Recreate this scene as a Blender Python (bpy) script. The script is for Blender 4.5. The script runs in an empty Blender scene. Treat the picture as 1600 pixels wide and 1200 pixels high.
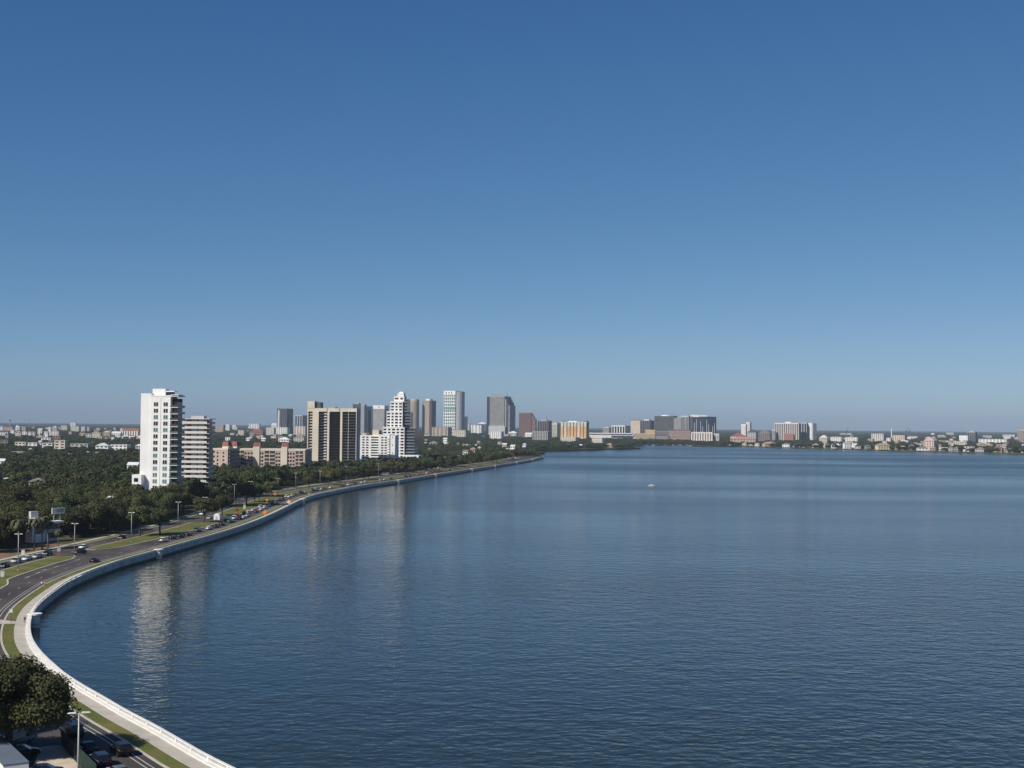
import bpy, bmesh, math, random
import numpy as np
from mathutils import Vector, Matrix
R_ = math.radians
SC = bpy.context.scene
COL = SC.collection
random.seed(7)

# ------------------------------------------------------------------ camera, sky, sun, exposure
CAM_H, FPX = 45.0, 2100.0                      # balcony height (m), focal length in photo pixels (1600 wide)
PITCH, ROLL = math.atan(65 / FPX), math.atan(.0092)
_F = Vector((0, math.cos(PITCH), math.sin(PITCH)))
_U0 = Vector((0, -math.sin(PITCH), math.cos(PITCH)))
_R = Vector((1, 0, 0)) * math.cos(ROLL) + _U0 * math.sin(ROLL)
_U = _U0 * math.cos(ROLL) - Vector((1, 0, 0)) * math.sin(ROLL)
cam = bpy.data.cameras.new('camera')
cam_o = bpy.data.objects.new('camera', cam)
COL.objects.link(cam_o)
m3 = Matrix((_R, _U, -_F)).transposed()
cam_o.matrix_world = Matrix.Translation((0, 0, CAM_H)) @ m3.to_4x4()
cam.sensor_width = 36
cam.lens = FPX / 1600 * 36
cam.clip_start, cam.clip_end = 1, 60000
SC.camera = cam_o

SUN_AZ = Vector((-.70, -.71))                  # horizontal direction towards the sun
SUN_EL = R_(40)
world = bpy.data.worlds.new('World')
SC.world = world
world.use_nodes = True
nt = world.node_tree
bg = nt.nodes['Background']
sky = nt.nodes.new('ShaderNodeTexSky')
sky.sky_type = 'NISHITA'
sky.sun_disc = False
sky.sun_elevation = SUN_EL
sky.sun_rotation = math.atan2(SUN_AZ.x, SUN_AZ.y)
sky.altitude = 0
sky.air_density = .42
sky.dust_density = .65
sky.ozone_density = 5.0
sep, comb = nt.nodes.new('ShaderNodeSeparateColor'), nt.nodes.new('ShaderNodeCombineColor')
nt.links.new(sky.outputs[0], sep.inputs[0])
for ch, (gain, gam) in enumerate(((1.40, 1.30), (.885, .93), (.73, .66))):   # clear-air blue balance of the sky colour
    pw = nt.nodes.new('ShaderNodeMath'); pw.operation = 'POWER'; pw.inputs[1].default_value = gam
    ml = nt.nodes.new('ShaderNodeMath'); ml.operation = 'MULTIPLY'; ml.inputs[1].default_value = gain * .108 ** (gam - 1)
    nt.links.new(sep.outputs[ch], pw.inputs[0]); nt.links.new(pw.outputs[0], ml.inputs[0]); nt.links.new(ml.outputs[0], comb.inputs[ch])
nt.links.new(comb.outputs[0], bg.inputs[0])
bg.inputs[1].default_value = .108
sun = bpy.data.lights.new('sun', 'SUN')
sun.energy = 4.8
sun.angle = R_(.5)
sun.color = (1, .95, .87)
sun_o = bpy.data.objects.new('sun', sun)
COL.objects.link(sun_o)
sd = Vector((SUN_AZ.x * math.cos(SUN_EL), SUN_AZ.y * math.cos(SUN_EL), math.sin(SUN_EL))).normalized()
sun_o.rotation_euler = sd.to_track_quat('Z', 'Y').to_euler()
SC.view_settings.view_transform = 'Standard'
SC.view_settings.look = 'None'
SC.view_settings.exposure = 0
SC.view_settings.gamma = 1
SC.render.engine = 'CYCLES'
SC.cycles.max_bounces = 5
SC.cycles.volume_bounces = 0
SC.cycles.use_denoising = True

# ------------------------------------------------------------------ helpers
def ray(x, y):
    return _F * FPX + _R * (x - 800) - _U * (y - 600)
def ground(x, y, z=0.0):                       # photo pixel -> point on the level z
    d = ray(x, y); t = (z - CAM_H) / d.z
    return Vector((d.x * t, d.y * t, z))
def at_dist(x, y, Y):                          # photo pixel -> point at distance Y along the view
    d = ray(x, y); t = Y / d.y
    return Vector((d.x * t, Y, CAM_H + d.z * t))
def hz(x):
    return 665 + .0092 * (x - 800)
def srgb(h):
    h = h.lstrip('#')
    v = [int(h[i:i + 2], 16) / 255 for i in (0, 2, 4)]
    return tuple(c / 12.92 if c <= .04045 else ((c + .055) / 1.055) ** 2.4 for c in v)

_M = {}
def mat(name, col, rough=.8, var=.12, scale=.15, spec=.3, metal=0, col2=None, detail=3, objvar=0):
    if name in _M: return _M[name]
    m = bpy.data.materials.new(name); m.use_nodes = True
    n, l = m.node_tree.nodes, m.node_tree.links
    b = n['Principled BSDF']
    b.inputs['Roughness'].default_value = rough
    b.inputs['Specular IOR Level'].default_value = spec
    b.inputs['Metallic'].default_value = metal
    if isinstance(col, str): col = srgb(col)
    if isinstance(col2, str): col2 = srgb(col2)
    c2 = col2 or tuple(c * (1 - 2 * var) for c in col)
    tc = n.new('ShaderNodeTexCoord')
    no = n.new('ShaderNodeTexNoise')
    no.inputs['Scale'].default_value = scale; no.inputs['Detail'].default_value = detail
    l.new(tc.outputs['Object'], no.inputs['Vector'])
    mr = n.new('ShaderNodeMapRange')
    mr.inputs['From Min'].default_value = .35; mr.inputs['From Max'].default_value = .65
    l.new(no.outputs['Fac'], mr.inputs['Value'])
    mx = n.new('ShaderNodeMix'); mx.data_type = 'RGBA'
    mx.inputs['A'].default_value = (*col, 1); mx.inputs['B'].default_value = (*c2, 1)
    l.new(mr.outputs['Result'], mx.inputs['Factor'])
    out = mx.outputs['Result']
    if objvar:
        oi = n.new('ShaderNodeObjectInfo')
        hs = n.new('ShaderNodeHueSaturation')
        r2 = n.new('ShaderNodeMapRange')
        r2.inputs['To Min'].default_value = 1 - objvar; r2.inputs['To Max'].default_value = 1 + objvar
        l.new(oi.outputs['Random'], r2.inputs['Value'])
        l.new(r2.outputs['Result'], hs.inputs['Value'])
        r3 = n.new('ShaderNodeMapRange')
        r3.inputs['To Min'].default_value = .455; r3.inputs['To Max'].default_value = .52
        mm = n.new('ShaderNodeMath'); mm.operation = 'FRACT'
        m2 = n.new('ShaderNodeMath'); m2.operation = 'MULTIPLY'; m2.inputs[1].default_value = 7.31
        l.new(oi.outputs['Random'], m2.inputs[0]); l.new(m2.outputs[0], mm.inputs[0]); l.new(mm.outputs[0], r3.inputs['Value'])
        l.new(r3.outputs['Result'], hs.inputs['Hue'])
        l.new(out, hs.inputs['Color']); out = hs.outputs['Color']
    l.new(out, b.inputs['Base Color'])
    _M[name] = m
    return m
def glass(name, col, rough=.12, spec=.5):
    return mat(name, col, rough, .25, .12, spec)

def tag(o, label=None, cat=None, group=None, kind=None):
    if label: o['label'] = label
    if cat: o['category'] = cat
    if group: o['group'] = group
    if kind: o['kind'] = kind
    return o
def empty(name, label, cat, loc=(0, 0, 0), rz=0, group=None):
    o = bpy.data.objects.new(name, None); COL.objects.link(o)
    o.location = loc; o.rotation_euler = (0, 0, rz); o.empty_display_size = 1
    return tag(o, label, cat, group)
def link(name, me, parent=None):
    o = bpy.data.objects.new(name, me); COL.objects.link(o)
    if parent: o.parent = parent
    return o
class MB:                                       # collects shapes, builds ONE mesh object
    def __init__(s): s.v = []; s.f = []
    def add(s, vs, fs):
        k = len(s.v); s.v += [tuple(v) for v in vs]; s.f += [tuple(i + k for i in f) for f in fs]; return s
    def box(s, x0, x1, y0, y1, z0, z1, rz=0, c=None):
        vs = [(x, y, z) for z in (z0, z1) for y in (y0, y1) for x in (x0, x1)]
        if rz or c is not None:
            cx, cy = (0, 0) if c is None else c; ca, sa = math.cos(rz), math.sin(rz)
            vs = [(cx + x * ca - y * sa, cy + x * sa + y * ca, z) for x, y, z in vs]
        return s.add(vs, [(0, 2, 3, 1), (4, 5, 7, 6), (0, 1, 5, 4), (2, 6, 7, 3), (0, 4, 6, 2), (1, 3, 7, 5)])
    def prism(s, poly, z0, z1):
        n = len(poly)
        vs = [(x, y, z0) for x, y in poly] + [(x, y, z1) for x, y in poly]
        return s.add(vs, [tuple(range(n))[::-1], tuple(range(n, 2 * n))] + [(i, (i + 1) % n, n + (i + 1) % n, n + i) for i in range(n)])
    def cyl(s, x, y, z0, z1, r0, r1=None, n=16):
        r1 = r0 if r1 is None else r1
        vs = [(x + r * math.cos(2 * math.pi * i / n), y + r * math.sin(2 * math.pi * i / n), z) for r, z in ((r0, z0), (r1, z1)) for i in range(n)]
        return s.add(vs, [tuple(range(n))[::-1], tuple(range(n, 2 * n))] + [(i, (i + 1) % n, n + (i + 1) % n, n + i) for i in range(n)])
    def tube(s, pts, rads, n=7):
        rings = []
        pts = [Vector(p) for p in pts]
        for i, p in enumerate(pts):
            d = (pts[min(i + 1, len(pts) - 1)] - pts[max(i - 1, 0)]).normalized()
            a = d.orthogonal().normalized(); b = d.cross(a)
            rings.append([p + (a * math.cos(2 * math.pi * k / n) + b * math.sin(2 * math.pi * k / n)) * rads[i] for k in range(n)])
        vs = [v for r in rings for v in r]
        fs = [(i * n + k, i * n + (k + 1) % n, (i + 1) * n + (k + 1) % n, (i + 1) * n + k) for i in range(len(pts) - 1) for k in range(n)]
        fs += [tuple(range(n))[::-1], tuple(range((len(pts) - 1) * n, len(pts) * n))]
        return s.add(vs, fs)
    def hip(s, x0, x1, y0, y1, z0, z1, ridge=.5):
        cy = (y0 + y1) / 2; a = min((y1 - y0) / 2, (x1 - x0) / 2) * (2 * ridge)
        a = min(a, (x1 - x0) / 2 * .98)
        return s.add([(x0, y0, z0), (x1, y0, z0), (x1, y1, z0), (x0, y1, z0), (x0 + a, cy, z1), (x1 - a, cy, z1)],
                     [(3, 2, 1, 0), (0, 1, 5, 4), (1, 2, 5), (2, 3, 4, 5), (3, 0, 4)])
    def mesh(s, name, m, smooth=False):
        me = bpy.data.meshes.new(name); me.from_pydata(s.v, [], s.f); me.update()
        if m: me.materials.append(m)
        if smooth: me.polygons.foreach_set('use_smooth', [True] * len(me.polygons))
        return me
    def build(s, name, m, parent=None, smooth=False):
        return link(name, s.mesh(name, m, smooth), parent)
def box(name, m, parent, *a): return MB().box(*a).build(name, m, parent)
def sheet(name, pts, z, m, parent=None, side=0):  # flat polygon, optional skirt depth
    bm = bmesh.new()
    vs = [bm.verts.new((p[0], p[1], z)) for p in pts]
    f = bm.faces.new(vs)
    if f.normal.z < 0: f.normal_flip()
    bm.normal_update()
    if bm.faces[:][0].normal.z < 0: bmesh.ops.reverse_faces(bm, faces=bm.faces[:])
    if side:
        lo = [bm.verts.new((p[0], p[1], z - side)) for p in pts]
        for i in range(len(vs)):
            j = (i + 1) % len(vs)
            bm.faces.new((vs[i], lo[i], lo[j], vs[j]))
    bmesh.ops.triangulate(bm, faces=[f for f in bm.faces if len(f.verts) > 4])
    me = bpy.data.meshes.new(name); bm.to_mesh(me); bm.free(); me.materials.append(m)
    return link(name, me, parent)

# ------------------------------------------------------------------ palette
WHITE = mat('white_stucco', (.80, .80, .78), .8, .05, .08)
OFFWHITE = mat('offwhite_stucco', (.66, .64, .60), .8, .06, .08)
CREAM = mat('cream_stucco', (.63, .57, .46), .85, .06, .1)
PINK = mat('pink_stucco', (.50, .39, .33), .85, .06, .1)
BEIGE = mat('beige_concrete', (.45, .38, .31), .85, .06, .1)
TAN = mat('tan_stucco', (.50, .40, .27), .85, .08, .1)
YELLOW = mat('yellow_stucco', (.60, .43, .20), .85, .06, .1)
ORANGE = mat('orange_stucco', (.62, .36, .16), .85, .05, .1)
GREY = mat('grey_concrete', (.32, .32, .32), .85, .08, .1)
LGREY = mat('light_grey_concrete', (.48, .48, .48), .85, .06, .1)
DGREY = mat('dark_grey_cladding', (.10, .105, .115), .6, .1, .1)
BROWN = mat('brown_granite', (.20, .125, .115), .7, .08, .1)
PURPLE = mat('mauve_concrete', (.24, .20, .215), .8, .06, .1)
BRICK = mat('red_brick', (.33, .17, .13), .85, .1, .2)
REDROOF = mat('red_tile_roof', (.26, .10, .085), .8, .1, .3)
GREYROOF = mat('grey_shingle_roof', (.20, .19, .175), .85, .12, .3)
WHITEROOF = mat('white_membrane_roof', (.66, .66, .64), .8, .06, .1)
TANROOF = mat('tan_tile_roof', (.36, .28, .20), .85, .1, .3)
GLASS = glass('dark_window_glass', (.018, .023, .028))
BGLASS = glass('blue_curtain_glass', (.035, .06, .095), .1)
TGLASS = glass('teal_curtain_glass', (.05, .10, .11), .12)
GGLASS = glass('green_blind_glass', (.16, .30, .27), .25)
SHADE = mat('recess_shade', (.05, .05, .055), .7, .1, .2)  # near-black colour paints in the shade of the recesses
CONC = mat('seawall_concrete', (.60, .58, .52), .85, .16, .35)
WCONC = mat('white_balustrade_concrete', (.74, .73, .69), .8, .05, .4)
WALKM = mat('sidewalk_concrete', (.50, .455, .385), .9, .09, .25)
KERB = mat('kerb_concrete', (.50, .46, .39), .9, .07, .3)
ASPH = mat('asphalt', (.098, .085, .080), .9, .24, .05, .2, detail=10)
PAINT = mat('road_paint', (.52, .51, .48), .8, .12, .6)
GRASS = mat('lawn', (.085, .115, .026), .95, .1, .13, .1, col2=(.165, .145, .055), detail=6)
LANDM = mat('undergrowth_soil', (.045, .055, .022), .95, .2, .03, .1, col2=(.10, .085, .055), detail=5)
MULCH = mat('brown_mulch', (.23, .155, .105), .95, .15, .2, .1)
SAND = mat('pale_paving', (.62, .53, .42), .9, .1, .5)
METAL = mat('galvanised_pole', (.42, .42, .40), .5, .05, 1, .4, .3)
LAMPW = mat('lamp_housing', (.70, .70, .68), .5, .03, 1)
TRUNKM = mat('oak_bark', (.07, .055, .042), .95, .2, 1.2)
LEAF = mat('oak_leaves', (.037, .050, .016), .7, .1, .22, .25, col2=(.075, .083, .027), detail=2, objvar=.35)
LEAF2 = mat('woodland_leaves', (.035, .050, .019), .75, .1, .12, .2, col2=(.070, .078, .029), detail=2, objvar=.5)
PALML = mat('palm_fronds', (.055, .07, .026), .6, .1, .5, .3, col2=(.10, .10, .045), objvar=.25)
PALMT = mat('palm_trunk', (.20, .165, .125), .95, .1, 2)
RUBBER = mat('tyre_rubber', (.015, .015, .016), .8, .05, 3)
CARGLASS = glass('car_glass', (.012, .015, .018), .06)
HEADL = mat('headlight_lens', (.75, .75, .72), .2, .02, 3, .6)
TAILL = mat('tail_light_lens', (.09, .008, .008), .25, .02, 3, .6)
SIGNO = mat('orange_sign_sheeting', (.80, .24, .05), .6, .03, 1)
SIGNW = mat('white_sign_sheeting', (.78, .78, .74), .6, .03, 1)
GREENS = mat('green_screen_mesh', (.018, .045, .035), .85, .2, .8)
SKIN = mat('skin', (.42, .26, .18), .6, .04, 8)

# ------------------------------------------------------------------ seawall line (photo pixels of the top edge -> metres)
WPX = [(366,1200),(321,1178),(285,1157),(240,1131),(200,1111),(158,1086),(134,1073),(101,1052),(84,1037),(66.5,1021),(54.6,1005.7),(49,994.6),(46.7,980),(47.5,971),(49.4,961),(54,950),(63,939),(76,928),(95,914),(109,905),(134,893.8),(160,884),(190,873.7),(241,860),(280,849),(340,832.8),(400,813.5),(437,796.8),(470,779.9),(492,772),(515,767.5),(537,763),(575,756),(623,750),(681,740.5),(740,732),(777,726.3),(810,721.4),(834,717),(849,713.3)]
W0 = [np.array(ground(x, y, .9)[:2]) for x, y in WPX]
d0 = (W0[0] - W0[1]) / np.linalg.norm(W0[0] - W0[1])
W0 = [W0[0] + d0 * 190, W0[0] + d0 * 90] + W0
def resample(P, step):
    P = [np.array(p) for p in P]; out = []
    for _ in range(3):                          # corner cutting smooths the hand-read points
        Q = [P[0]]
        for a, b in zip(P, P[1:]): Q += [a * .75 + b * .25, a * .25 + b * .75]
        P = Q + [P[-1]]
    L = np.concatenate([[0], np.cumsum([np.linalg.norm(b - a) for a, b in zip(P, P[1:])])])
    s = np.linspace(0, L[-1], max(2, int(L[-1] / step)))
    A = np.array(P)
    return np.stack([np.interp(s, L, A[:, 0]), np.interp(s, L, A[:, 1])], 1), s
WP, WS = resample(W0, 4.0)
TAN_ = np.gradient(WP, axis=0); TAN_ /= np.linalg.norm(TAN_, axis=1)[:, None]
NRM = np.stack([-TAN_[:, 1], TAN_[:, 0]], 1)    # inland
def off_line(o, i0=0, i1=None):
    return WP[i0:i1] + NRM[i0:i1] * (np.asarray(o)[..., None] if not np.isscalar(o) else o)
def wall_of(p):                                 # (index, offset inland) of a point
    d = WP - np.array(p[:2]); i = int(np.argmin((d ** 2).sum(1)))
    return i, float(-(d[i] @ NRM[i]))
def heading(p):
    i, o = wall_of(p); return math.atan2(TAN_[i, 1], TAN_[i, 0])
def idx_px(x, y, z=0): return wall_of(ground(x, y, z))[0]
def ribbon(o0, o1, z0, z1, i0=0, i1=None):      # closed strip with height
    i1 = len(WP) if i1 is None else i1
    A, B = off_line(o0, i0, i1), off_line(o1, i0, i1); n = len(A); mb = MB()
    vs = []
    for a, b in zip(A, B): vs += [(a[0], a[1], z0), (b[0], b[1], z0), (b[0], b[1], z1), (a[0], a[1], z1)]
    fs = []
    for k in range(n - 1):
        q = 4 * k; w = q + 4
        for e in range(4):
            g = (e + 1) % 4; fs.append((q + e, q + g, w + g, w + e))
    fs += [(3, 2, 1, 0), tuple(4 * (n - 1) + e for e in range(4))]
    mb.add(vs, fs); return mb
def flat(o0, o1, z, i0=0, i1=None):
    i1 = len(WP) if i1 is None else i1
    A, B = off_line(o0, i0, i1), off_line(o1, i0, i1); n = len(A)
    vs = [(a[0], a[1], z) for a in A] + [(b[0], b[1], z) for b in B]
    return MB().add(vs, [(k, k + 1, n + k + 1, n + k) for k in range(n - 1)])

# ------------------------------------------------------------------ water, land
WATER_Z = -2.1
wm = bpy.data.materials.new('bay_water'); wm.use_nodes = True
n, l = wm.node_tree.nodes, wm.node_tree.links
b = n['Principled BSDF']
b.inputs['Base Color'].default_value = (.014, .019, .008, 1)
b.inputs['Roughness'].default_value = .06
b.inputs['IOR'].default_value = 1.33
b.inputs['Specular Tint'].default_value = (1, .97, .91, 1)
geo = n.new('ShaderNodeNewGeometry')
def wnoise(sx, sy, scale, detail, rough=.5, rot=0):
    mp = n.new('ShaderNodeMapping'); mp.inputs['Scale'].default_value = (sx, sy, 1); mp.inputs['Rotation'].default_value = (0, 0, rot)
    l.new(geo.outputs['Position'], mp.inputs['Vector'])
    t = n.new('ShaderNodeTexNoise'); t.inputs['Scale'].default_value = scale; t.inputs['Detail'].default_value = detail
    t.inputs['Roughness'].default_value = rough
    l.new(mp.outputs['Vector'], t.inputs['Vector']); return t.outputs['Fac']
def wmath(op, a, b_, c=None):
    m = n.new('ShaderNodeMath'); m.operation = op
    for k, v in enumerate((a, b_) if c is None else (a, b_, c)):
        if isinstance(v, (int, float)): m.inputs[k].default_value = v
        else: l.new(v, m.inputs[k])
    return m.outputs[0]
big = wnoise(.75, 1.0, .2, 2, .5, R_(12))
mid = wnoise(.82, 1.0, .58, 2, .5, R_(-14))
fine = wnoise(.8, 1.0, 1.4, 2, .5, R_(8))
h = wmath('ADD', wmath('MULTIPLY', big, .85), wmath('ADD', wmath('MULTIPLY', mid, .62), wmath('MULTIPLY', fine, .13)))
calm = wnoise(.35, 1.0, .0045, 3, .55, R_(5))
mrc = n.new('ShaderNodeMapRange'); mrc.inputs['From Min'].default_value = .40; mrc.inputs['From Max'].default_value = .62
mrc.inputs['To Min'].default_value = .45; mrc.inputs['To Max'].default_value = 1.0
l.new(calm, mrc.inputs['Value'])
bp = n.new('ShaderNodeBump'); bp.inputs['Distance'].default_value = .40
sx = n.new('ShaderNodeSeparateXYZ'); l.new(geo.outputs['Position'], sx.inputs[0])
def wramp(src, a, b_, lo, hi):
    m = n.new('ShaderNodeMapRange'); m.inputs['From Min'].default_value = a; m.inputs['From Max'].default_value = b_
    m.inputs['To Min'].default_value = lo; m.inputs['To Max'].default_value = hi; l.new(src, m.inputs['Value']); return m.outputs['Result']
lee = wramp(sx.outputs['X'], -130, 120, .62, 1.25)          # sheltered under the wall, rougher out on the open bay
l.new(wmath('MULTIPLY', mrc.outputs['Result'], lee), bp.inputs['Strength'])
open_ = wmath('MULTIPLY', wramp(sx.outputs['Y'], 150, 1900, .04, .19), wramp(sx.outputs['X'], -100, 70, .2, 1.0))
l.new(wmath('ADD', .05, wmath('MULTIPLY', open_, wramp(calm, .38, .62, .6, 1.15))), b.inputs['Roughness']); l.new(h, bp.inputs['Height'])
l.new(bp.outputs['Normal'], b.inputs['Normal'])
FAR = 26000
wv = sheet('water', [(-9000, -600), (12000, -600), (12000, FAR), (-9000, FAR)], WATER_Z, wm); wv['kind'] = 'structure'

SHORE2 = [(849,713.3),(838,708.6),(842,704.6),(860,703.4),(900,702.4),(950,701.2),(999,699.9),(1001,699.2),(975,697.2),(972,694.6),(1020,694.3),(1080,694.6),(1084,696),(1160,696.4),(1225,698.6),(1290,700.2),(1340,701.5),(1440,704.2),(1530,706.5),(1600,708.2),(1660,709.7)]
S2 = [np.array(ground(x, y)[:2]) for x, y in SHORE2]
LAND = [tuple(p) for p in WP + NRM * .25] + [tuple(p) for p in S2[1:]] + [(2200, 2500), (11500, 6000), (11500, FAR - 300), (-8800, FAR - 300), (-8800, 300), (-700, -400), (100, -400)]
land = sheet('ground', LAND, 0, LANDM, side=2.6); land['kind'] = 'structure'
LP = np.array(LAND)
def in_land(P):
    P = np.asarray(P); x, y = P[:, 0], P[:, 1]; c = np.zeros(len(P), bool)
    for (x0, y0), (x1, y1) in zip(LP, np.roll(LP, -1, 0)):
        if y0 == y1: continue
        k = ((y0 > y) != (y1 > y)) & (x < (x1 - x0) * (y - y0) / (y1 - y0) + x0)
        c ^= k
    return c

# road: one asphalt sheet, then kerbed medians, verge and sidewalk laid over it
iN = 0; iE = len(WP) - 3
road = flat(5.9, 36.4, .02, iN, iE).build('road', ASPH); road['kind'] = 'structure'
i_gap0 = idx_px(128, 869.5); i_gap1 = idx_px(145, 860); i_gap2 = idx_px(342, 817); i_gap3 = idx_px(352, 806)
vw = flat(3.25, 5.55, .10, iN, iE).build('grass_verge', GRASS); vw['kind'] = 'structure'
sw = ribbon(.46, 3.25, -.5, .12, iN, iE).build('sidewalk', WALKM); sw['kind'] = 'structure'
kb = ribbon(5.55, 5.95, -.5, .13, iN, iE).build('kerb', KERB); kb['kind'] = 'structure'
fk = ribbon(36.3, 36.8, -.5, .13, iN, iE).build('kerb', KERB); fk['kind'] = 'structure'
fv = flat(36.8, 43, .08, iN, iE).build('grass_verge', GRASS); fv['kind'] = 'structure'
fw = ribbon(39.0, 40.9, -.5, .12, iN, iE).build('sidewalk', WALKM); fw['kind'] = 'structure'
i_m0, i_m1 = idx_px(-40, 880), idx_px(140, 850)
ml = flat(40.9, 52, .10, i_m0, i_m1).build('mulch_bed', MULCH); ml['kind'] = 'structure'
def median(pts):
    o = sheet('median_kerb', pts, .14, KERB, side=.5); o['kind'] = 'structure'
    P = [np.array(p) for p in pts]; c = []
    area = sum(a[0] * b_[1] - b_[0] * a[1] for a, b_ in zip(P, P[1:] + P[:1]))
    for k in range(len(P)):
        d = P[(k + 1) % len(P)] - P[k - 1]; d = d / (np.linalg.norm(d) + 1e-9)
        nn = np.array((-d[1], d[0])) * (1 if area > 0 else -1)
        c.append(tuple(P[k] + nn * .5))
    g = sheet('median_grass', c, .16, GRASS); g['kind'] = 'structure'
def span(o0, o1, i0, i1, pocket=None):
    k = np.arange(i0, i1 + 1); a = np.full(len(k), o0, float)
    if pocket: a = np.interp(WS[k], *pocket)
    A = WP[k] + NRM[k] * a[:, None]; B = (WP[k] + NRM[k] * o1)[::-1]
    return [tuple(p) for p in A] + [tuple(p) for p in B]
iP0, iP1 = idx_px(16, 912.5), idx_px(21, 902.5)
s_ = lambda i: WS[i]
median(span(0, 28.2, idx_px(-60, 960), i_gap0, ([s_(iP0) - 2, s_(iP0) + 9, s_(i_gap0) - 8, s_(i_gap0)], [15.4, 18.7, 18.7, 20.5])))
median(span(0, 28.2, i_gap1, i_gap2, ([s_(i_gap1), s_(i_gap1) + 10, s_(i_gap1) + 60, s_(i_gap2)], [23.5, 18.5, 16.2, 15.2])))
median(span(16.0, 28.4, i_gap3 + 1, iE - 60))
# parking pull-off paving by the towers
MK = MB()
def mark(o, w, i0, i1): MK.add(*(lambda q: (q.v, q.f))(flat(o - w / 2, o + w / 2, .045, i0, i1)))
mark(7.15, .17, 0, iE); mark(7.95, .17, 0, iE)
def dash(s0, s1, o, w=.14):
    s = np.linspace(s0, s1, 3); i = np.array([int(np.argmin(abs(WS - q))) for q in s])
    P = np.stack([np.interp(s, WS, WP[:, 0]), np.interp(s, WS, WP[:, 1])], 1); N = NRM[i]
    A, B = P + N * (o - w / 2), P + N * (o + w / 2)
    MK.add([(a[0], a[1], .045) for a in A] + [(q[0], q[1], .045) for q in B], [(0, 1, 4, 3), (1, 2, 5, 4)])
for s in np.arange(60, 1400, 12.2):
    dash(s, s + 3.2, 11.1, .18)
    dash(s + 4, s + 7, 32.3, .18)
mark(15.25, .14, iP1, i_gap0 - 2)
def arrow(px, py):
    p = ground(px, py); hd = heading(p); c, s = math.cos(hd), math.sin(hd)
    for P in ([(-1.6, -.12), (.6, -.12), (.6, .12), (-1.6, .12)], [(.6, -.45), (1.7, 0), (.6, .45)], [(.1, .12), (.4, .12), (.1, 1.0), (-.3, 1.0)]):
        MK.add([(p.x + x * c - y * s, p.y + x * s + y * c, .047) for x, y in P], [tuple(range(len(P)))])
for q in ((43, 902), (60, 895), (88, 886), (122, 875), (70, 890.5)): arrow(*q)
mk = MK.build('road_markings', PAINT); mk['kind'] = 'structure'
# pale lot in the near corner
lot = sheet('paved_lot', [tuple(ground(*q)[:2]) for q in ((60,1176),(64,1168),(78,1166),(96,1165),(104,1174),(121,1194),(128,1215),(40,1230))], .06, SAND); lot['kind'] = 'structure'
lotd = sheet('parking_lot', [tuple(ground(*q)[:2]) for q in ((-160,1120),(60,1130),(97,1150),(185,1240),(-160,1330))], .04, ASPH); lotd['kind'] = 'structure'

# ------------------------------------------------------------------ seawall and balustrade
sea = empty('seawall', 'long curving grey concrete seawall topped by a white balustrade along the bay', 'seawall')
ribbon(-.05, .40, -5, .30).build('wall', CONC, sea)
ribbon(-.075, .2, -2.6, -1.45).build('tide_line', mat('wet_algae_concrete', (.055, .055, .045), .6, .15, .4), sea)
ribbon(.40, .95, .0, .34).build('step', WCONC, sea)
rail = empty('balustrade', 'white concrete balustrade running along the top of the curving seawall', 'balustrade')
ribbon(-.06, .34, .84, .98).build('top_rail', WCONC, rail)
ribbon(-.03, .31, .30, .40).build('bottom_rail', WCONC, rail)
def along(s):
    i = int(np.searchsorted(WS, s)); i = min(max(i, 1), len(WS) - 1)
    t = (s - WS[i - 1]) / (WS[i] - WS[i - 1]); p = WP[i - 1] * (1 - t) + WP[i] * t
    return p, NRM[i], math.atan2(TAN_[i, 1], TAN_[i, 0])
bal = MB()
for s in np.arange(120, WS[-1], .36):
    p, nn, a = along(s); c = p + nn * .14
    if s < 700: bal.box(*((-.05, .05, -.05, .05) if s < 430 else (-.11, .11, -.09, .09)), .40, .84, a, c)
    elif int(s / .36) % 3 == 0: bal.box(-.4, .4, -.09, .09, .40, .80, a, c)
o = bal.build('balusters', WCONC, rail); o['kind'] = 'stuff'
pil = MB(); npil = 0
for s in np.arange(112, WS[-1], 6.1):
    p, nn, a = along(s); c = p + nn * .16
    q = MB().box(-.24, .24, -.22, .22, .28, 1.0, a, c)
    if npil < 80: q.build('pillar', WCONC, rail); npil += 1
    else: pil.add(q.v, q.f)
o = pil.build('pillars', WCONC, rail); o['kind'] = 'stuff'
OVL = [((60, 958), 'white round pier with flared cap on the seawall beside the sidewalk jogger'), ((248, 858), 'white round pier on the seawall below the white queueing car'),
       ((474, 780), 'white round pier at the seawall bend below the brown and cream tower'), ((623, 750), 'white round pier on the seawall in front of the white stepped complex'),
       ((682, 741), 'white pier on the seawall below the red truck'), ((740, 732.5), 'white pier on the seawall below the dense park trees'),
       ((777, 727), 'white pier on the seawall, third before the point'), ((810, 722), 'white pier on the seawall, second before the point'), ((834, 717.5), 'white pier on the seawall nearest the point')]
for (x, y), lab in OVL:
    i, _o = wall_of(ground(x, y, .9)); p = WP[i] - NRM[i] * .55; a = math.atan2(TAN_[i, 1], TAN_[i, 0])
    t = empty('seawall_pier', lab, 'pier', (p[0], p[1], 0), a, 'round piers along the seawall')
    k = 1.0 if y > 800 else 1.15
    MB().cyl(0, 0, -4.5, .45, 1.15 * k, 1.25 * k, 24).build('shaft', WCONC, t, False)
    MB().cyl(0, 0, .45, .8, 1.3 * k, 1.65 * k, 24).cyl(0, 0, .8, 1.08, 1.65 * k, 1.65 * k, 24).build('cap', WCONC, t)
    MB().cyl(0, 0, -1.5, -1.15, 1.32 * k, 1.32 * k, 24).build('collar', CONC, t)

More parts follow.
